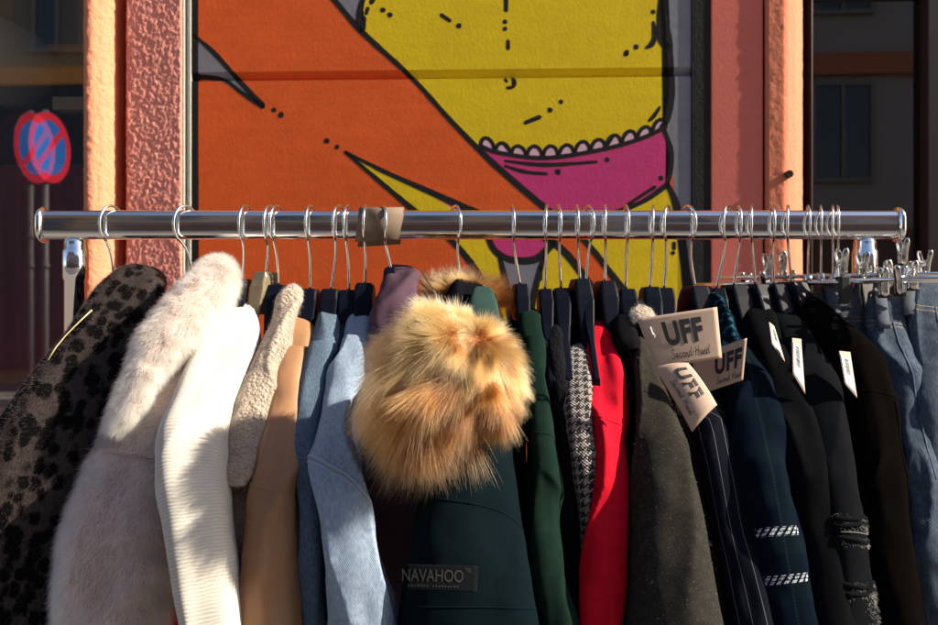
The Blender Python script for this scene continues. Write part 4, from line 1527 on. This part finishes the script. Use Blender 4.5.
# --- green coat
g = garment('coat', 'bottle green coat with a folded collar beside the fox fur', 'coat', 515)
M['green'] = fabric('green felt', (.008, .0185, .0145), 'none', .003, .4, .001, .9, .35, .15, 60)
lo = Loft([(335, 523, 546, -.085), (360, 525, 549, -.115), (400, 527, 554, -.15), (440, 529, 558, -.18), (480, 530, 562, -.2), (560, 532, 570, -.23), (660, 536, 580, -.25)], fold=.005, ffu=16, seed=45, back=False)
lo.mesh('sleeve', M['green'], g)
lo.seam([(-.8, lo.vof(420)), (-.2, lo.vof(432)), (.3, lo.vof(436)), (.8, lo.vof(428))], 'seam', M['green'], g, .0013)
co = Loft([(307, 521, 537, -.01), (311, 517, 541, -.035), (325, 517, 543, -.06), (340, 520, 547, -.085), (347, 523, 547, -.085)], depth=.04, fold=.003, seed=46)
co.mesh('collar', M['green'], g)
torso(g, X(515, 0), .013, M['green'], seed=14)

# --- black boucle jacket
g = garment('jacket', 'black boucle jacket half hidden between the green coat and the houndstooth knit', 'jacket', 547)
M['blackboucle'] = fabric('black boucle', (.010, .010, .012), 'boucle', .004, 1, .002, .95, .2, .3)
lo = Loft([(322, 545, 560, -.03), (330, 543, 563, -.05), (350, 545, 567, -.08), (380, 549, 573, -.11), (440, 556, 582, -.15), (660, 564, 592, -.2)], fold=.004, seed=47)
lo.mesh('sleeve', M['blackboucle'], g)
torso(g, X(547, 0), .012, M['blackboucle'], seed=15)

# --- houndstooth knit
g = garment('sweater', 'black and white houndstooth knit beside the red jacket', 'sweater', 560)


def hounds(n, cc, u, v, uv):
    p = .0014
    fu = n.math('FLOOR', n.math('DIVIDE', u, p))
    fv = n.math('FLOOR', n.math('DIVIDE', v, p))
    fu = n.math('ADD', fu, 4000); fv = n.math('ADD', fv, 4000)
    wx = n.math('LESS_THAN', n.math('MODULO', fu, 8), 3.5)
    wy = n.math('LESS_THAN', n.math('MODULO', fv, 8), 3.5)
    sel = n.math('LESS_THAN', n.math('MODULO', n.math('ADD', fu, fv), 4), 1.5)
    k = n.math('ADD', n.math('MULTIPLY', sel, wx), n.math('MULTIPLY', n.math('SUBTRACT', 1, sel), wy))
    return n.mix(k, (.010, .010, .012), (.30, .265, .265))
M['hounds'] = fabric('houndstooth', (.3, .3, .3), 'plain', .0042, .8, .0012, .95, .2, extra=hounds)
lo = Loft([(342, 570, 586, -.03), (348, 566, 592, -.055), (370, 564, 592, -.10), (400, 566, 594, -.135), (430, 569, 593, -.16), (470, 575, 592, -.18), (540, 577, 597, -.19), (660, 580, 600, -.2)], fold=.005, ffu=16, ffv=8, seed=49)
lo.mesh('sleeve', M['hounds'], g)
torso(g, X(560, 0), .011, M['blackboucle'], seed=16)

# --- red jacket
g = garment('jacket', 'bright red felt jacket in the middle of the rail', 'jacket', 577)
M['red'] = fabric('red felt', (.50, .004, .020), 'none', .003, .35, .001, .9, .0, .1, 60, spec=.1)
lo = Loft([(318, 591, 606, -.01), (323, 586, 611, -.035), (338, 584, 617, -.06), (362, 585, 624, -.095), (385, 587, 630, -.12), (402, 589, 635, -.14), (418, 590, 636, -.155), (435, 590, 633, -.165), (480, 588, 634, -.19), (560, 584, 633, -.218), (660, 580, 632, -.24)],
          fold=.0055, ffu=14, ffv=5, seed=53, nv=150, sm=2)
lo.mesh('sleeve', M['red'], g)
lo.seam([(-.8, lo.vof(405)), (-.2, lo.vof(420)), (.2, lo.vof(424)), (.8, lo.vof(415))], 'seam', M['red'], g, .0014)
torso(g, X(580, 0), .013, M['red'], seed=17)

# --- charcoal coat
g = garment('wool_coat', 'charcoal wool coat with a black collar, its right side in the sun', 'coat', 606)
M['charcoal'] = fabric('charcoal wool', (.026, .0245, .022), 'none', .0024, .8, .0010, .9, .5, .22, 80, 420, (.08, .074, .062))
M['blackcloth'] = fabric('black cloth', (.007, .007, .008), 'none', .003, .4, .001, .9, .25, .2, 60)
lo = Loft([(335, 630, 648, -.055), (350, 629, 656, -.08), (375, 630, 667, -.115), (400, 631, 677, -.145), (440, 632, 690, -.185), (500, 632, 704, -.22), (560, 632, 717, -.245), (610, 632, 730, -.262), (660, 632, 744, -.275)], fold=.005, ffu=12, ffv=4, seed=55, nv=140)
lo.mesh('sleeve', M['charcoal'], g)
lo.seam([(-.1, lo.vof(392)), (.3, lo.vof(400)), (.75, lo.vof(410))], 'seam', M['charcoal'], g, .0014)


def lint(p, a, v):
    c = np.tile([[.10, .095, .085]], (len(p), 1))
    return c, c
loft_fur(lo, 'lint', 1200, .006, HM, g, lint, (-.85, .85), (0, 1), .00012, 4, .2, .9)
co = Loft([(309, 617, 632, -.01), (314, 613, 636, -.035), (328, 612, 638, -.06), (342, 616, 641, -.08), (350, 622, 640, -.082)], depth=.04, fold=.003, seed=56)
co.mesh('collar', M['blackcloth'], g)
torso(g, X(606, 0), .013, M['charcoal'], seed=18)

# --- beige fuzzy collar behind the tag, dark tweed coat
g = garment('tweed_coat', 'dark tweed coat with a beige fuzzy collar behind the first kraft tag', 'coat', 628)
M['tweed'] = fabric('dark tweed', (.018, .017, .016), 'boucle', .004, .8, .0015, .95, .3, .3, 60, 380, (.2, .18, .15))
lo = Loft([(330, 640, 668, -.04), (360, 650, 684, -.08), (400, 664, 704, -.12), (440, 674, 716, -.15), (520, 690, 734, -.2), (580, 700, 746, -.225), (660, 712, 760, -.245)], fold=.005, seed=57)
lo.mesh('sleeve', M['tweed'], g)
co = Loft([(300, 636, 648, -.0), (303, 632, 652, -.02), (312, 631, 654, -.04), (322, 634, 655, -.055)], depth=.03, fold=.002, seed=58)
co.mesh('collar', M['boucle'], g)
loft_fur(co, 'collar_fuzz', 5000, .007, HM, g, oat, (-.9, .9), (0, 1), .00018, 4, .3, .8)
torso(g, X(628, 0), .012, M['tweed'], seed=19)

# --- pinstripe blazer
g = garment('blazer', 'navy pinstripe blazer with a kraft tag curled over its shoulder', 'blazer', 660)


def pins(n, cc, u, v, uv):
    s = n.math('ADD', u, n.math('MULTIPLY', n.math('MINIMUM', v, .20), -.95))
    s = n.math('ADD', s, n.math('MULTIPLY', n.math('SINE', n.math('MULTIPLY', v, 24)), .0015))
    f = n.math('MODULO', n.math('ADD', s, 5), .0135)
    k = n.math('LESS_THAN', f, .0007)
    return n.mix(n.math('MULTIPLY', k, .7), cc, (.14, .145, .16))
M['pin'] = fabric('pinstripe wool', (.007, .008, .013), 'none', .003, .3, .0008, .85, .25, .15, extra=pins)
lo = Loft([(330, 660, 686, -.03), (360, 672, 700, -.075), (390, 684, 712, -.115), (412, 692, 724, -.14), (450, 700, 738, -.175), (490, 706, 750, -.2), (540, 716, 760, -.222), (590, 728, 768, -.24), (660, 742, 780, -.26)], fold=.005, ffu=14, seed=59, nv=130)
lo.mesh('sleeve', M['pin'], g)
torso(g, X(660, 0), .012, M['pin'], seed=20)

# --- teal patterned shirt (small, behind)
g = garment('shirt', 'dark teal patterned shirt glimpsed right behind the first kraft tag', 'shirt', 722)


def blots(n, cc, u, v, uv):
    return n.mix(n.ramp(n.noise(uv, 120, 2, .5), [(.55, 0.), (.6, .9)]), cc, (.02, .08, .11))
M['tealshirt'] = fabric('teal patterned cotton', (.004, .010, .018), 'plain', .0025, .3, extra=blots, rough=.6)
lo = Loft([(288, 706, 720, .0), (294, 706, 728, -.02), (310, 710, 738, -.05), (340, 716, 748, -.085), (380, 722, 756, -.115), (460, 732, 775, -.16), (660, 750, 795, -.2)], fold=.006, ffu=20, ffv=12, seed=60)
lo.mesh('sleeve', M['tealshirt'], g)
torso(g, X(722, 0), .010, M['tealshirt'], seed=21)

# --- navy plaid coat
g = garment('plaid_coat', 'navy plaid coat with rows of white woven dashes', 'coat', 739)
lo = Loft([(340, 728, 752, -.06), (365, 728, 768, -.1), (392, 728, 776, -.135), (420, 734, 788, -.165), (450, 738, 796, -.19), (500, 745, 808, -.22), (560, 754, 822, -.243), (610, 762, 832, -.256), (660, 770, 842, -.268)], fold=.006, ffu=12, ffv=5, seed=61, nv=140)
VR = [lo.vof(y) * lo.len for y in (300, 531, 579)]


def plaid(n, cc, u, v, uv):
    # soft woven bands
    bu = n.math('MODULO', n.math('ADD', u, 5), .05)
    bv = n.math('MODULO', n.math('ADD', v, 5 - VR[1]), VR[2] - VR[1])
    cc = n.mix(n.math('MULTIPLY', n.math('LESS_THAN', bu, .018), .5), cc, (.0045, .0095, .0125))
    cc = n.mix(n.math('MULTIPLY', n.math('LESS_THAN', bv, .022), .5), cc, (.0045, .0095, .0125))
    # twill dashes in two rows
    tot = None
    for k, r in enumerate(VR):
        d = n.math('LESS_THAN', n.math('ABSOLUTE', n.math('SUBTRACT', v, r)), .0052 if k else .0001)
        tot = d if tot is None else n.math('MAXIMUM', tot, d)
    dd = n.math('MODULO', n.math('ADD', n.math('ADD', u, n.math('MULTIPLY', v, .9)), 5), .0095)
    dash = n.math('LESS_THAN', dd, .0055)
    st = n.math('LESS_THAN', n.math('MODULO', n.math('ADD', v, 5), .0042), .0031)
    wob = n.ramp(n.noise(uv, 350, 2, .5), [(.35, 0.), (.5, 1.)])
    tot = n.math('MULTIPLY', tot, n.math('MULTIPLY', n.math('GREATER_THAN', u, -.033), n.math('LESS_THAN', u, .030)))
    k = n.math('MULTIPLY', n.math('MULTIPLY', tot, dash), n.math('MULTIPLY', st, wob))
    k2 = n.math('MULTIPLY', n.math('LESS_THAN', bu, .003), n.math('MULTIPLY', st, .25))
    cc = n.mix(k2, cc, (.022, .036, .045))
    return n.mix(k, cc, (.42, .45, .52))
M['plaid'] = fabric('navy plaid wool', (.004, .007, .015), 'twill', .003, .5, .001, .92, .25, .15, extra=plaid)
lo.mesh('sleeve', M['plaid'], g)
torso(g, X(739, 0), .014, M['plaid'], seed=22)

# --- black blazers
M['blackwool'] = fabric('black suiting', (.005, .0055, .0065), 'none', .003, .3, .0008, .8, .25, .15)
M['blacktwill'] = fabric('washed black cotton', (.007, .008, .010), 'twill', .003, .4, .0008, .85, .25, .15)
M['brownwool2'] = fabric('dark brown wool', (.0045, .0036, .0032), 'plain', .003, .5, .001, .9, .5, .15)
g = garment('blazer', 'plain black blazer with a slim white barcode tag at its neck', 'blazer', 753)
lo = Loft([(300, 742, 772, -.01), (308, 742, 780, -.035), (330, 746, 790, -.065), (365, 758, 806, -.105), (410, 772, 822, -.145), (470, 785, 838, -.185), (540, 797, 848, -.215), (600, 806, 854, -.235), (660, 814, 860, -.25)], fold=.005, ffu=13, seed=63)
lo.mesh('sleeve', M['blackwool'], g)
torso(g, X(753, 0), .013, M['blackwool'], seed=23)
g = garment('ripped_jacket', 'washed black jacket with frayed rips on its sleeve', 'jacket', 772)
lo = Loft([(300, 768, 800, -.01), (310, 772, 808, -.035), (335, 782, 822, -.07), (365, 794, 840, -.105), (410, 803, 854, -.145), (470, 814, 866, -.185), (530, 822, 876, -.215), (590, 828, 886, -.235), (660, 834, 900, -.255)], fold=.006, ffu=13, seed=65, nv=130)
lo.mesh('sleeve', M['blacktwill'], g)
M['fray'] = simple('frayed grey cotton', (.13, .125, .13), .95)
for rows, seed in (((517, 524, 540), 1), ((585, 592), 2)):
    for ry in rows:
        vv = lo.vof(ry)
        pth = [(a, vv + .006 * math.sin(a * 9 + ry)) for a in np.linspace(-.15, .72, 10)]
        lo.seam(pth, 'frayed_rip', M['blacktwill'], g, .003, 50, .001)

        def frc(p, a, v):
            c = np.tile([[.03, .029, .03]], (len(p), 1))
            return c, c
        loft_fur(lo, 'frayed_threads', 380, .005, HM, g, frc, (-.15, .74), (vv - .008, vv + .012), .0003, 4, .2, 1.1)
vv = lo.vof(532)
lo.seam([(-.1, vv), (.3, vv + .002), (.7, vv)], 'loose_thread', M['fray'], g, .0007, 40, .002)
v0 = lo.vof(598)
loft_fur(lo, 'frayed_threads', 1500, .005, HM, g, lambda p, a, v: (np.tile([[.022, .022, .022]], (len(p), 1)), np.tile([[.045, .043, .045]], (len(p), 1))), (.1, .74), (v0, min(1, v0 + .12)), .0003, 4, .2, 1.1)
torso(g, X(772, 0), .012, M['blacktwill'], seed=24)
g = garment('blazer', 'dark brown black wool blazer beside the jeans, sunlit down its edge', 'blazer', 789)
lo = Loft([(296, 788, 812, -.0), (306, 792, 826, -.03), (325, 812, 848, -.055), (345, 832, 876, -.085), (370, 846, 893, -.11), (410, 856, 906, -.14), (470, 864, 916, -.175), (540, 874, 926, -.2), (600, 882, 934, -.22), (660, 890, 942, -.235)], fold=.006, ffu=12, seed=67, nv=130)
lo.mesh('sleeve', M['brownwool2'], g)
lo.seam([(-.8, lo.vof(385)), (0, lo.vof(392)), (.8, lo.vof(402))], 'seam', M['brownwool2'], g, .0014)
lo.seam([(.30, lo.vof(400)), (.32, lo.vof(480)), (.34, lo.vof(600)), (.34, .99)], 'seam', M['brownwool2'], g, .0016)
torso(g, X(789, 0), .013, M['brownwool2'], seed=25)

# --- jeans on clip hangers
def jeans(label, px, st, mat, seed, loopx=None):
    g = garment('jeans', label, 'jeans', px, 'jeans on clip hangers')
    lo = Loft(st, fold=.0042, ffu=20, ffv=12, seed=seed, bulge=.5, box=.75, nv=130, na=57)
    lo.mesh('leg', mat, g)
    wv = lo.vof(st[0][0] + 30)
    for a in (0, .006):
        lo.seam([(-.6, wv + a * 2), (-.2, wv + .004 + a * 2), (.2, wv + .002 + a * 2), (.6, wv + a * 2)], 'waistband_seam', M['thread'], g, .0009)
    lo.seam([(-.6, .06), (0, .06), (.6, .06)], 'waistband', mat, g, .0022)
    lo.seam([(.05, wv), (.1, wv + .15), (.12, .6)], 'side_seam', mat, g, .0016)
    if loopx is not None:
        p0, n0_ = lo.at(np.array([loopx]), np.array([.05]))
        pth = [(loopx, t) for t in np.linspace(.045, wv + .03, 8)]
        pa = np.array(pth)
        p, nn = lo.at(pa[:, 0], pa[:, 1])
        p = p + nn * .004
        vs, fs = [], []
        for q in p:
            vs += [(q[0] - .0085, q[1], q[2]), (q[0] + .0085, q[1], q[2])]
        fs = [(2 * i, 2 * i + 1, 2 * i + 3, 2 * i + 2) for i in range(len(p) - 1)]
        o = link('belt_loop', meshdata('belt_loop', vs, fs), M['denim_grey'], g)
        mm = o.modifiers.new('t', 'SOLIDIFY'); mm.thickness = .004
        mm = o.modifiers.new('e', 'BEVEL'); mm.width = .0012
    return g, lo

jeans('grey blue jeans clipped by the waist, nearest the black blazers', 812,
      [(286, 814, 858, .02), (292, 812, 864, .0), (318, 820, 868, -.02), (345, 832, 872, -.035), (400, 850, 892, -.06), (480, 866, 912, -.09), (660, 886, 940, -.12)], M['denim_grey'], 71, -.1)
jeans('mid blue faded jeans, the middle pair at the right end', 838,
      [(292, 874, 900, .0), (298, 871, 904, -.02), (325, 872, 908, -.045), (350, 878, 914, -.065), (400, 893, 926, -.095), (470, 908, 944, -.13), (560, 918, 962, -.16), (660, 928, 980, -.185)], M['denim_jean'], 72, -.15)
jeans('blue jeans with a wide belt loop at the far right end of the rail', 860,
      [(276, 910, 944, .01), (282, 906, 948, -.015), (320, 908, 956, -.045), (360, 912, 962, -.075), (430, 924, 978, -.115), (520, 936, 996, -.15), (660, 950, 1018, -.19)], M['denim_jean'], 73, -.32)


def clip_mesh(t, base, ang, sc=1.0, rod=True):
    """a pinch clip: two bowed steel plates, spring and jaws"""
    c, s = math.cos(ang), math.sin(ang)

    def w(x, y, z):
        return Vector((base.x + (x * c - y * s) * sc, base.y + (x * s + y * c) * sc, base.z + z * sc))
    par = None
    for sg_ in (-1, 1):
        b = MB()
        prof = [(.0095, .027), (.0105, .024), (.0100, .017), (.0065, .007), (.0045, -.003), (.0045, -.012), (.002, -.02)]
        vs = []
        for y, z in prof:
            hw = {.027: .0028, .024: .0058, .017: .0074, .007: .0066}.get(z, .0075)
            for k in range(7):
                u = -1 + k / 3
                vs.append(w(u * hw, sg_ * (y + .0042 * (1 - u * u)), z))
        fs = [(i * 7 + k, i * 7 + k + 1, (i + 1) * 7 + k + 1, (i + 1) * 7 + k) for i in range(len(prof) - 1) for k in range(6)]
        b.add(vs, fs)
        o = b.build('clip', M['clipsteel'], t, True)
        m = o.modifiers.new('t', 'SOLIDIFY'); m.thickness = .0016 * sc
        m = o.modifiers.new('s', 'SUBSURF'); m.levels = m.render_levels = 1
        par = o
    b = MB()
    for k in range(5):
        pts = [w(-.006 + k * .003, .0052 * math.cos(a), .004 + .0052 * math.sin(a)) for a in np.linspace(0, 2 * PI, 14)]
        b.tube(pts, .0009 * sc, 6)
    b.build('spring', M['wire'], t, True)
    for sg_ in (-1, 1):
        b = MB(); b.tube([w(-.008, sg_ * .003, -.019), w(.008, sg_ * .003, -.019)], .0028 * sc, 8); b.build('jaw_pad', M['rubber'], t, True)


def clip_hanger(px, twist, dy, label, yaw, barz, c1, c2):
    x = X(px, 0)
    t = thing('clip_hanger', label, 'hanger', (x, 0, RAIL_Z), 0, 'steel clip hangers at the right end')
    drop = RAIL_Z - barz
    pth = hook_path(twist, 0, .0262, drop)
    b = MB(); b.tube([Vector((x + q.x, q.y, RAIL_Z + q.z)) for q in pth], .0016, 9); b.build('hook', M['wire'], t, True)
    b = MB(); b.tube([(x, 0, barz + .012), (x, 0, barz - .004)], .006, 14); b.build('hub', M['clipsteel'], t, True)
    cy, sy = math.cos(yaw), math.sin(yaw)
    b = MB(); b.tube([(x + r * cy, r * sy, barz) for r in np.linspace(-.17, .17, 5)], .0032, 10); b.build('bar', M['wire'], t, True)
    for r in (c1, c2):
        clip_mesh(t, Vector((x + r * cy, r * sy, barz - .004)), yaw + PI / 2 * 0 + random.uniform(-.5, .5), .85)
    return t

zb = P(0, 280, 0).z
clip_hanger(808, R(-14), 0, 'steel clip hanger nearest the black hangers, holding no visible jeans', R(-38), zb - .004, -.06, .10)
clip_hanger(821, R(-20), 0, 'steel clip hanger carrying the grey blue jeans', R(-50), zb - .002, -.05, .11)
clip_hanger(833, R(-24), 0, 'steel clip hanger carrying the mid blue faded jeans', R(-42), zb - .003, .068, -.13)
clip_hanger(838, R(-20), 0, 'steel clip hanger carrying the blue jeans with a wide belt loop', R(-28), zb + .006, .095, .145)
# loose clips standing over the jeans' waistbands, as crowded there in the photo
for (px, py, Y, ang) in ((863, 268, -.02, .4), (888, 276, -.03, -.3), (903, 254, -.01, .2), (925, 266, -.02, .5), (768, 268, .05, .3), (783, 266, .06, -.2)):
    t = thing('trouser_clip', {863: 'steel trouser clip in front of the chrome end post', 888: 'steel trouser clip on the mid blue jeans waistband',
                               903: 'tallest steel trouser clip, above the belt loop jeans', 925: 'steel trouser clip nearest the right edge of the picture',
                               768: 'steel clip behind the rail, left of two before the red wall', 783: 'steel clip behind the rail, right of two before the red wall'}[px], 'clip',
              tuple(P(px, py, Y)), 0, 'steel trouser clips')
    clip_mesh(t, P(px, py, Y), ang, .82)
b = MB(); b.tube([P(843, 272, -.02), P(845, 300, -.03)], .004, 8)
t = thing('trouser_clip', 'black tipped clip dangling low before the grey blue jeans', 'clip', tuple(P(842, 268, -.03)), 0, 'steel trouser clips')
clip_mesh(t, P(842, 266, -.03), .2, .9)
b = MB(); b.box((X(839, -.04), -.046, P(0, 304, -.04).z), (X(849, -.04), -.036, P(0, 276, -.04).z)); b.build('black_grip', M['rubber'], t, bevel=.002)

# ------------------------------------------------------------------ hang tags
def kraft(label, card, parts=True, uv=(.27, .78, .14, .62), sv=(.28, .84, .68, .88), hole=True):
    t = thing('hang_tag', label, 'tag', tuple(card.at(.5, .5)), 0, 'kraft shop tags')
    c = card.mesh('card', M['kraft'], t)
    co, fs, _ = text_mesh('UFF', bold=.045, spacing=1.12)
    card.ink('lettering', co, fs, uv[0], uv[1], uv[2], uv[3], M['ink'], c)
    co, fs = script_mesh('Second Hand')
    card.ink('handwriting', co, fs, sv[0], sv[1], sv[2], sv[3], M['ink'], c)
    if hole:
        b = MB()
        pts = [card.at(.12 + .022 * math.cos(a), .36 + .05 * math.sin(a), .001) for a in np.linspace(0, 2 * PI, 16)]
        b.tube(pts, .0006, 6)
        b.build('eyelet', M['paper'], c, True)
        b = MB(); b.tube([card.at(.12, .36, .0015), card.at(.115, .3, .004), card.at(.12, .2, .002)], .0012, 6); b.build('plastic_loop', M['paper'], c, True)
    return t

kraft('kraft shop tag facing the street, the fully readable one',
      Card(P(637, 319, -.155), P(717, 307, -.165), P(722, 358, -.175), P(656, 369, -.168), .002))
kraft('kraft shop tag curled over the shoulder of the pinstripe blazer',
      Card(P(688, 363, -.175), P(717, 405, -.205), P(692, 432, -.212), P(654, 368, -.172), .006, .006), uv=(.12, .72, .18, .60), sv=(.28, .84, .68, .86), hole=False)
kraft('kraft shop tag standing upright on the navy plaid coat',
      Card(P(692, 357, -.125), P(747, 338, -.15), P(743, 380, -.155), P(697, 396, -.135), .002), uv=(.42, .93, .18, .66), sv=(.44, .96, .72, .9), hole=False)


def price_tag(label, card, rows=11):
    t = thing('price_tag', label, 'tag', tuple(card.at(.5, .5)), 0, 'white barcode tags')
    c = card.mesh('card', M['kraft'], t)
    sub = Card(card.at(.06, .12, .0006), card.at(.9, .12, .0006), card.at(.9, .95, .0006), card.at(.06, .95, .0006))
    s = sub.mesh('sticker', M['paper'], c, .0003)
    b = MB()
    v = .08
    for k in range(rows * 2):
        h = random.choice((.008, .014, .02))
        b.add([sub.at(.3, v, .0006), sub.at(.75, v, .0006), sub.at(.75, v + h, .0006), sub.at(.3, v + h, .0006)], [(0, 1, 2, 3)])
        v += h + random.choice((.008, .012, .018))
        if v > .6:
            break
    b.build('barcode', M['ink'], c, fix=False)
price_tag('white barcode tag hanging furthest left on the black blazers', Card(P(769, 322, -.105), P(774, 326, -.095), P(785, 362, -.115), P(772, 344, -.128)))
price_tag('white barcode tag in the middle of the black blazers', Card(P(792, 338, -.125), P(801, 339, -.12), P(805, 394, -.14), P(793, 374, -.148)))
price_tag('white barcode tag on the lapel of the dark brown blazer', Card(P(839, 351, -.125), P(850, 352, -.118), P(857, 398, -.14), P(845, 384, -.146)))

# ------------------------------------------------------------------ light, sky, camera
EL, AZF = 32.0, 6.4       # sun height; degrees it stands in front of the wall plane
el, azf = math.radians(EL), math.radians(AZF)
sd = Vector((math.cos(el) * math.cos(azf), -math.cos(el) * math.sin(azf), math.sin(el)))    # towards the sun
sun = bpy.data.lights.new('sun', 'SUN')
sun.energy = 5.0
sun.angle = math.radians(.53)
sun.color = (1, .88, .70)
so = bpy.data.objects.new('sun', sun)
C.objects.link(so)
so.rotation_euler = sd.to_track_quat('Z', 'Y').to_euler()
w = bpy.data.worlds.new('World')
bpy.context.scene.world = w
w.use_nodes = True
nt = w.node_tree
sky = nt.nodes.new('ShaderNodeTexSky')
sky.sky_type = 'NISHITA'
sky.sun_disc = False
sky.sun_elevation = el
sky.sun_rotation = math.atan2(sd.x, sd.y)
sky.altitude = 100
sky.dust_density = 1.5
nt.links.new(sky.outputs[0], nt.nodes['Background'].inputs[0])
nt.nodes['Background'].inputs[1].default_value = .08

cam = bpy.data.cameras.new('camera')
cam.lens = LENS
cam.sensor_width = 36
cam.clip_end = 400
cam.clip_start = .02
cam.dof.use_dof = True
cam.dof.focus_distance = 1.05
cam.dof.aperture_fstop = 9
cobj = bpy.data.objects.new('camera', cam)
C.objects.link(cobj)
cobj.location = (0, CAM_Y, CAM_Z)
cobj.rotation_euler = (PI / 2, 0, 0)
sc = bpy.context.scene
sc.camera = cobj
sc.render.engine = 'CYCLES'
sc.cycles.use_denoising = True
sc.cycles.max_bounces = 8
sc.cycles.transparent_max_bounces = 12
sc.cycles_curves.shape = 'RIBBONS'
sc.view_settings.view_transform = 'Standard'
sc.view_settings.look = 'None'
sc.view_settings.exposure = 1.22
sc.view_settings.gamma = 1
sc.view_settings.use_curve_mapping = False
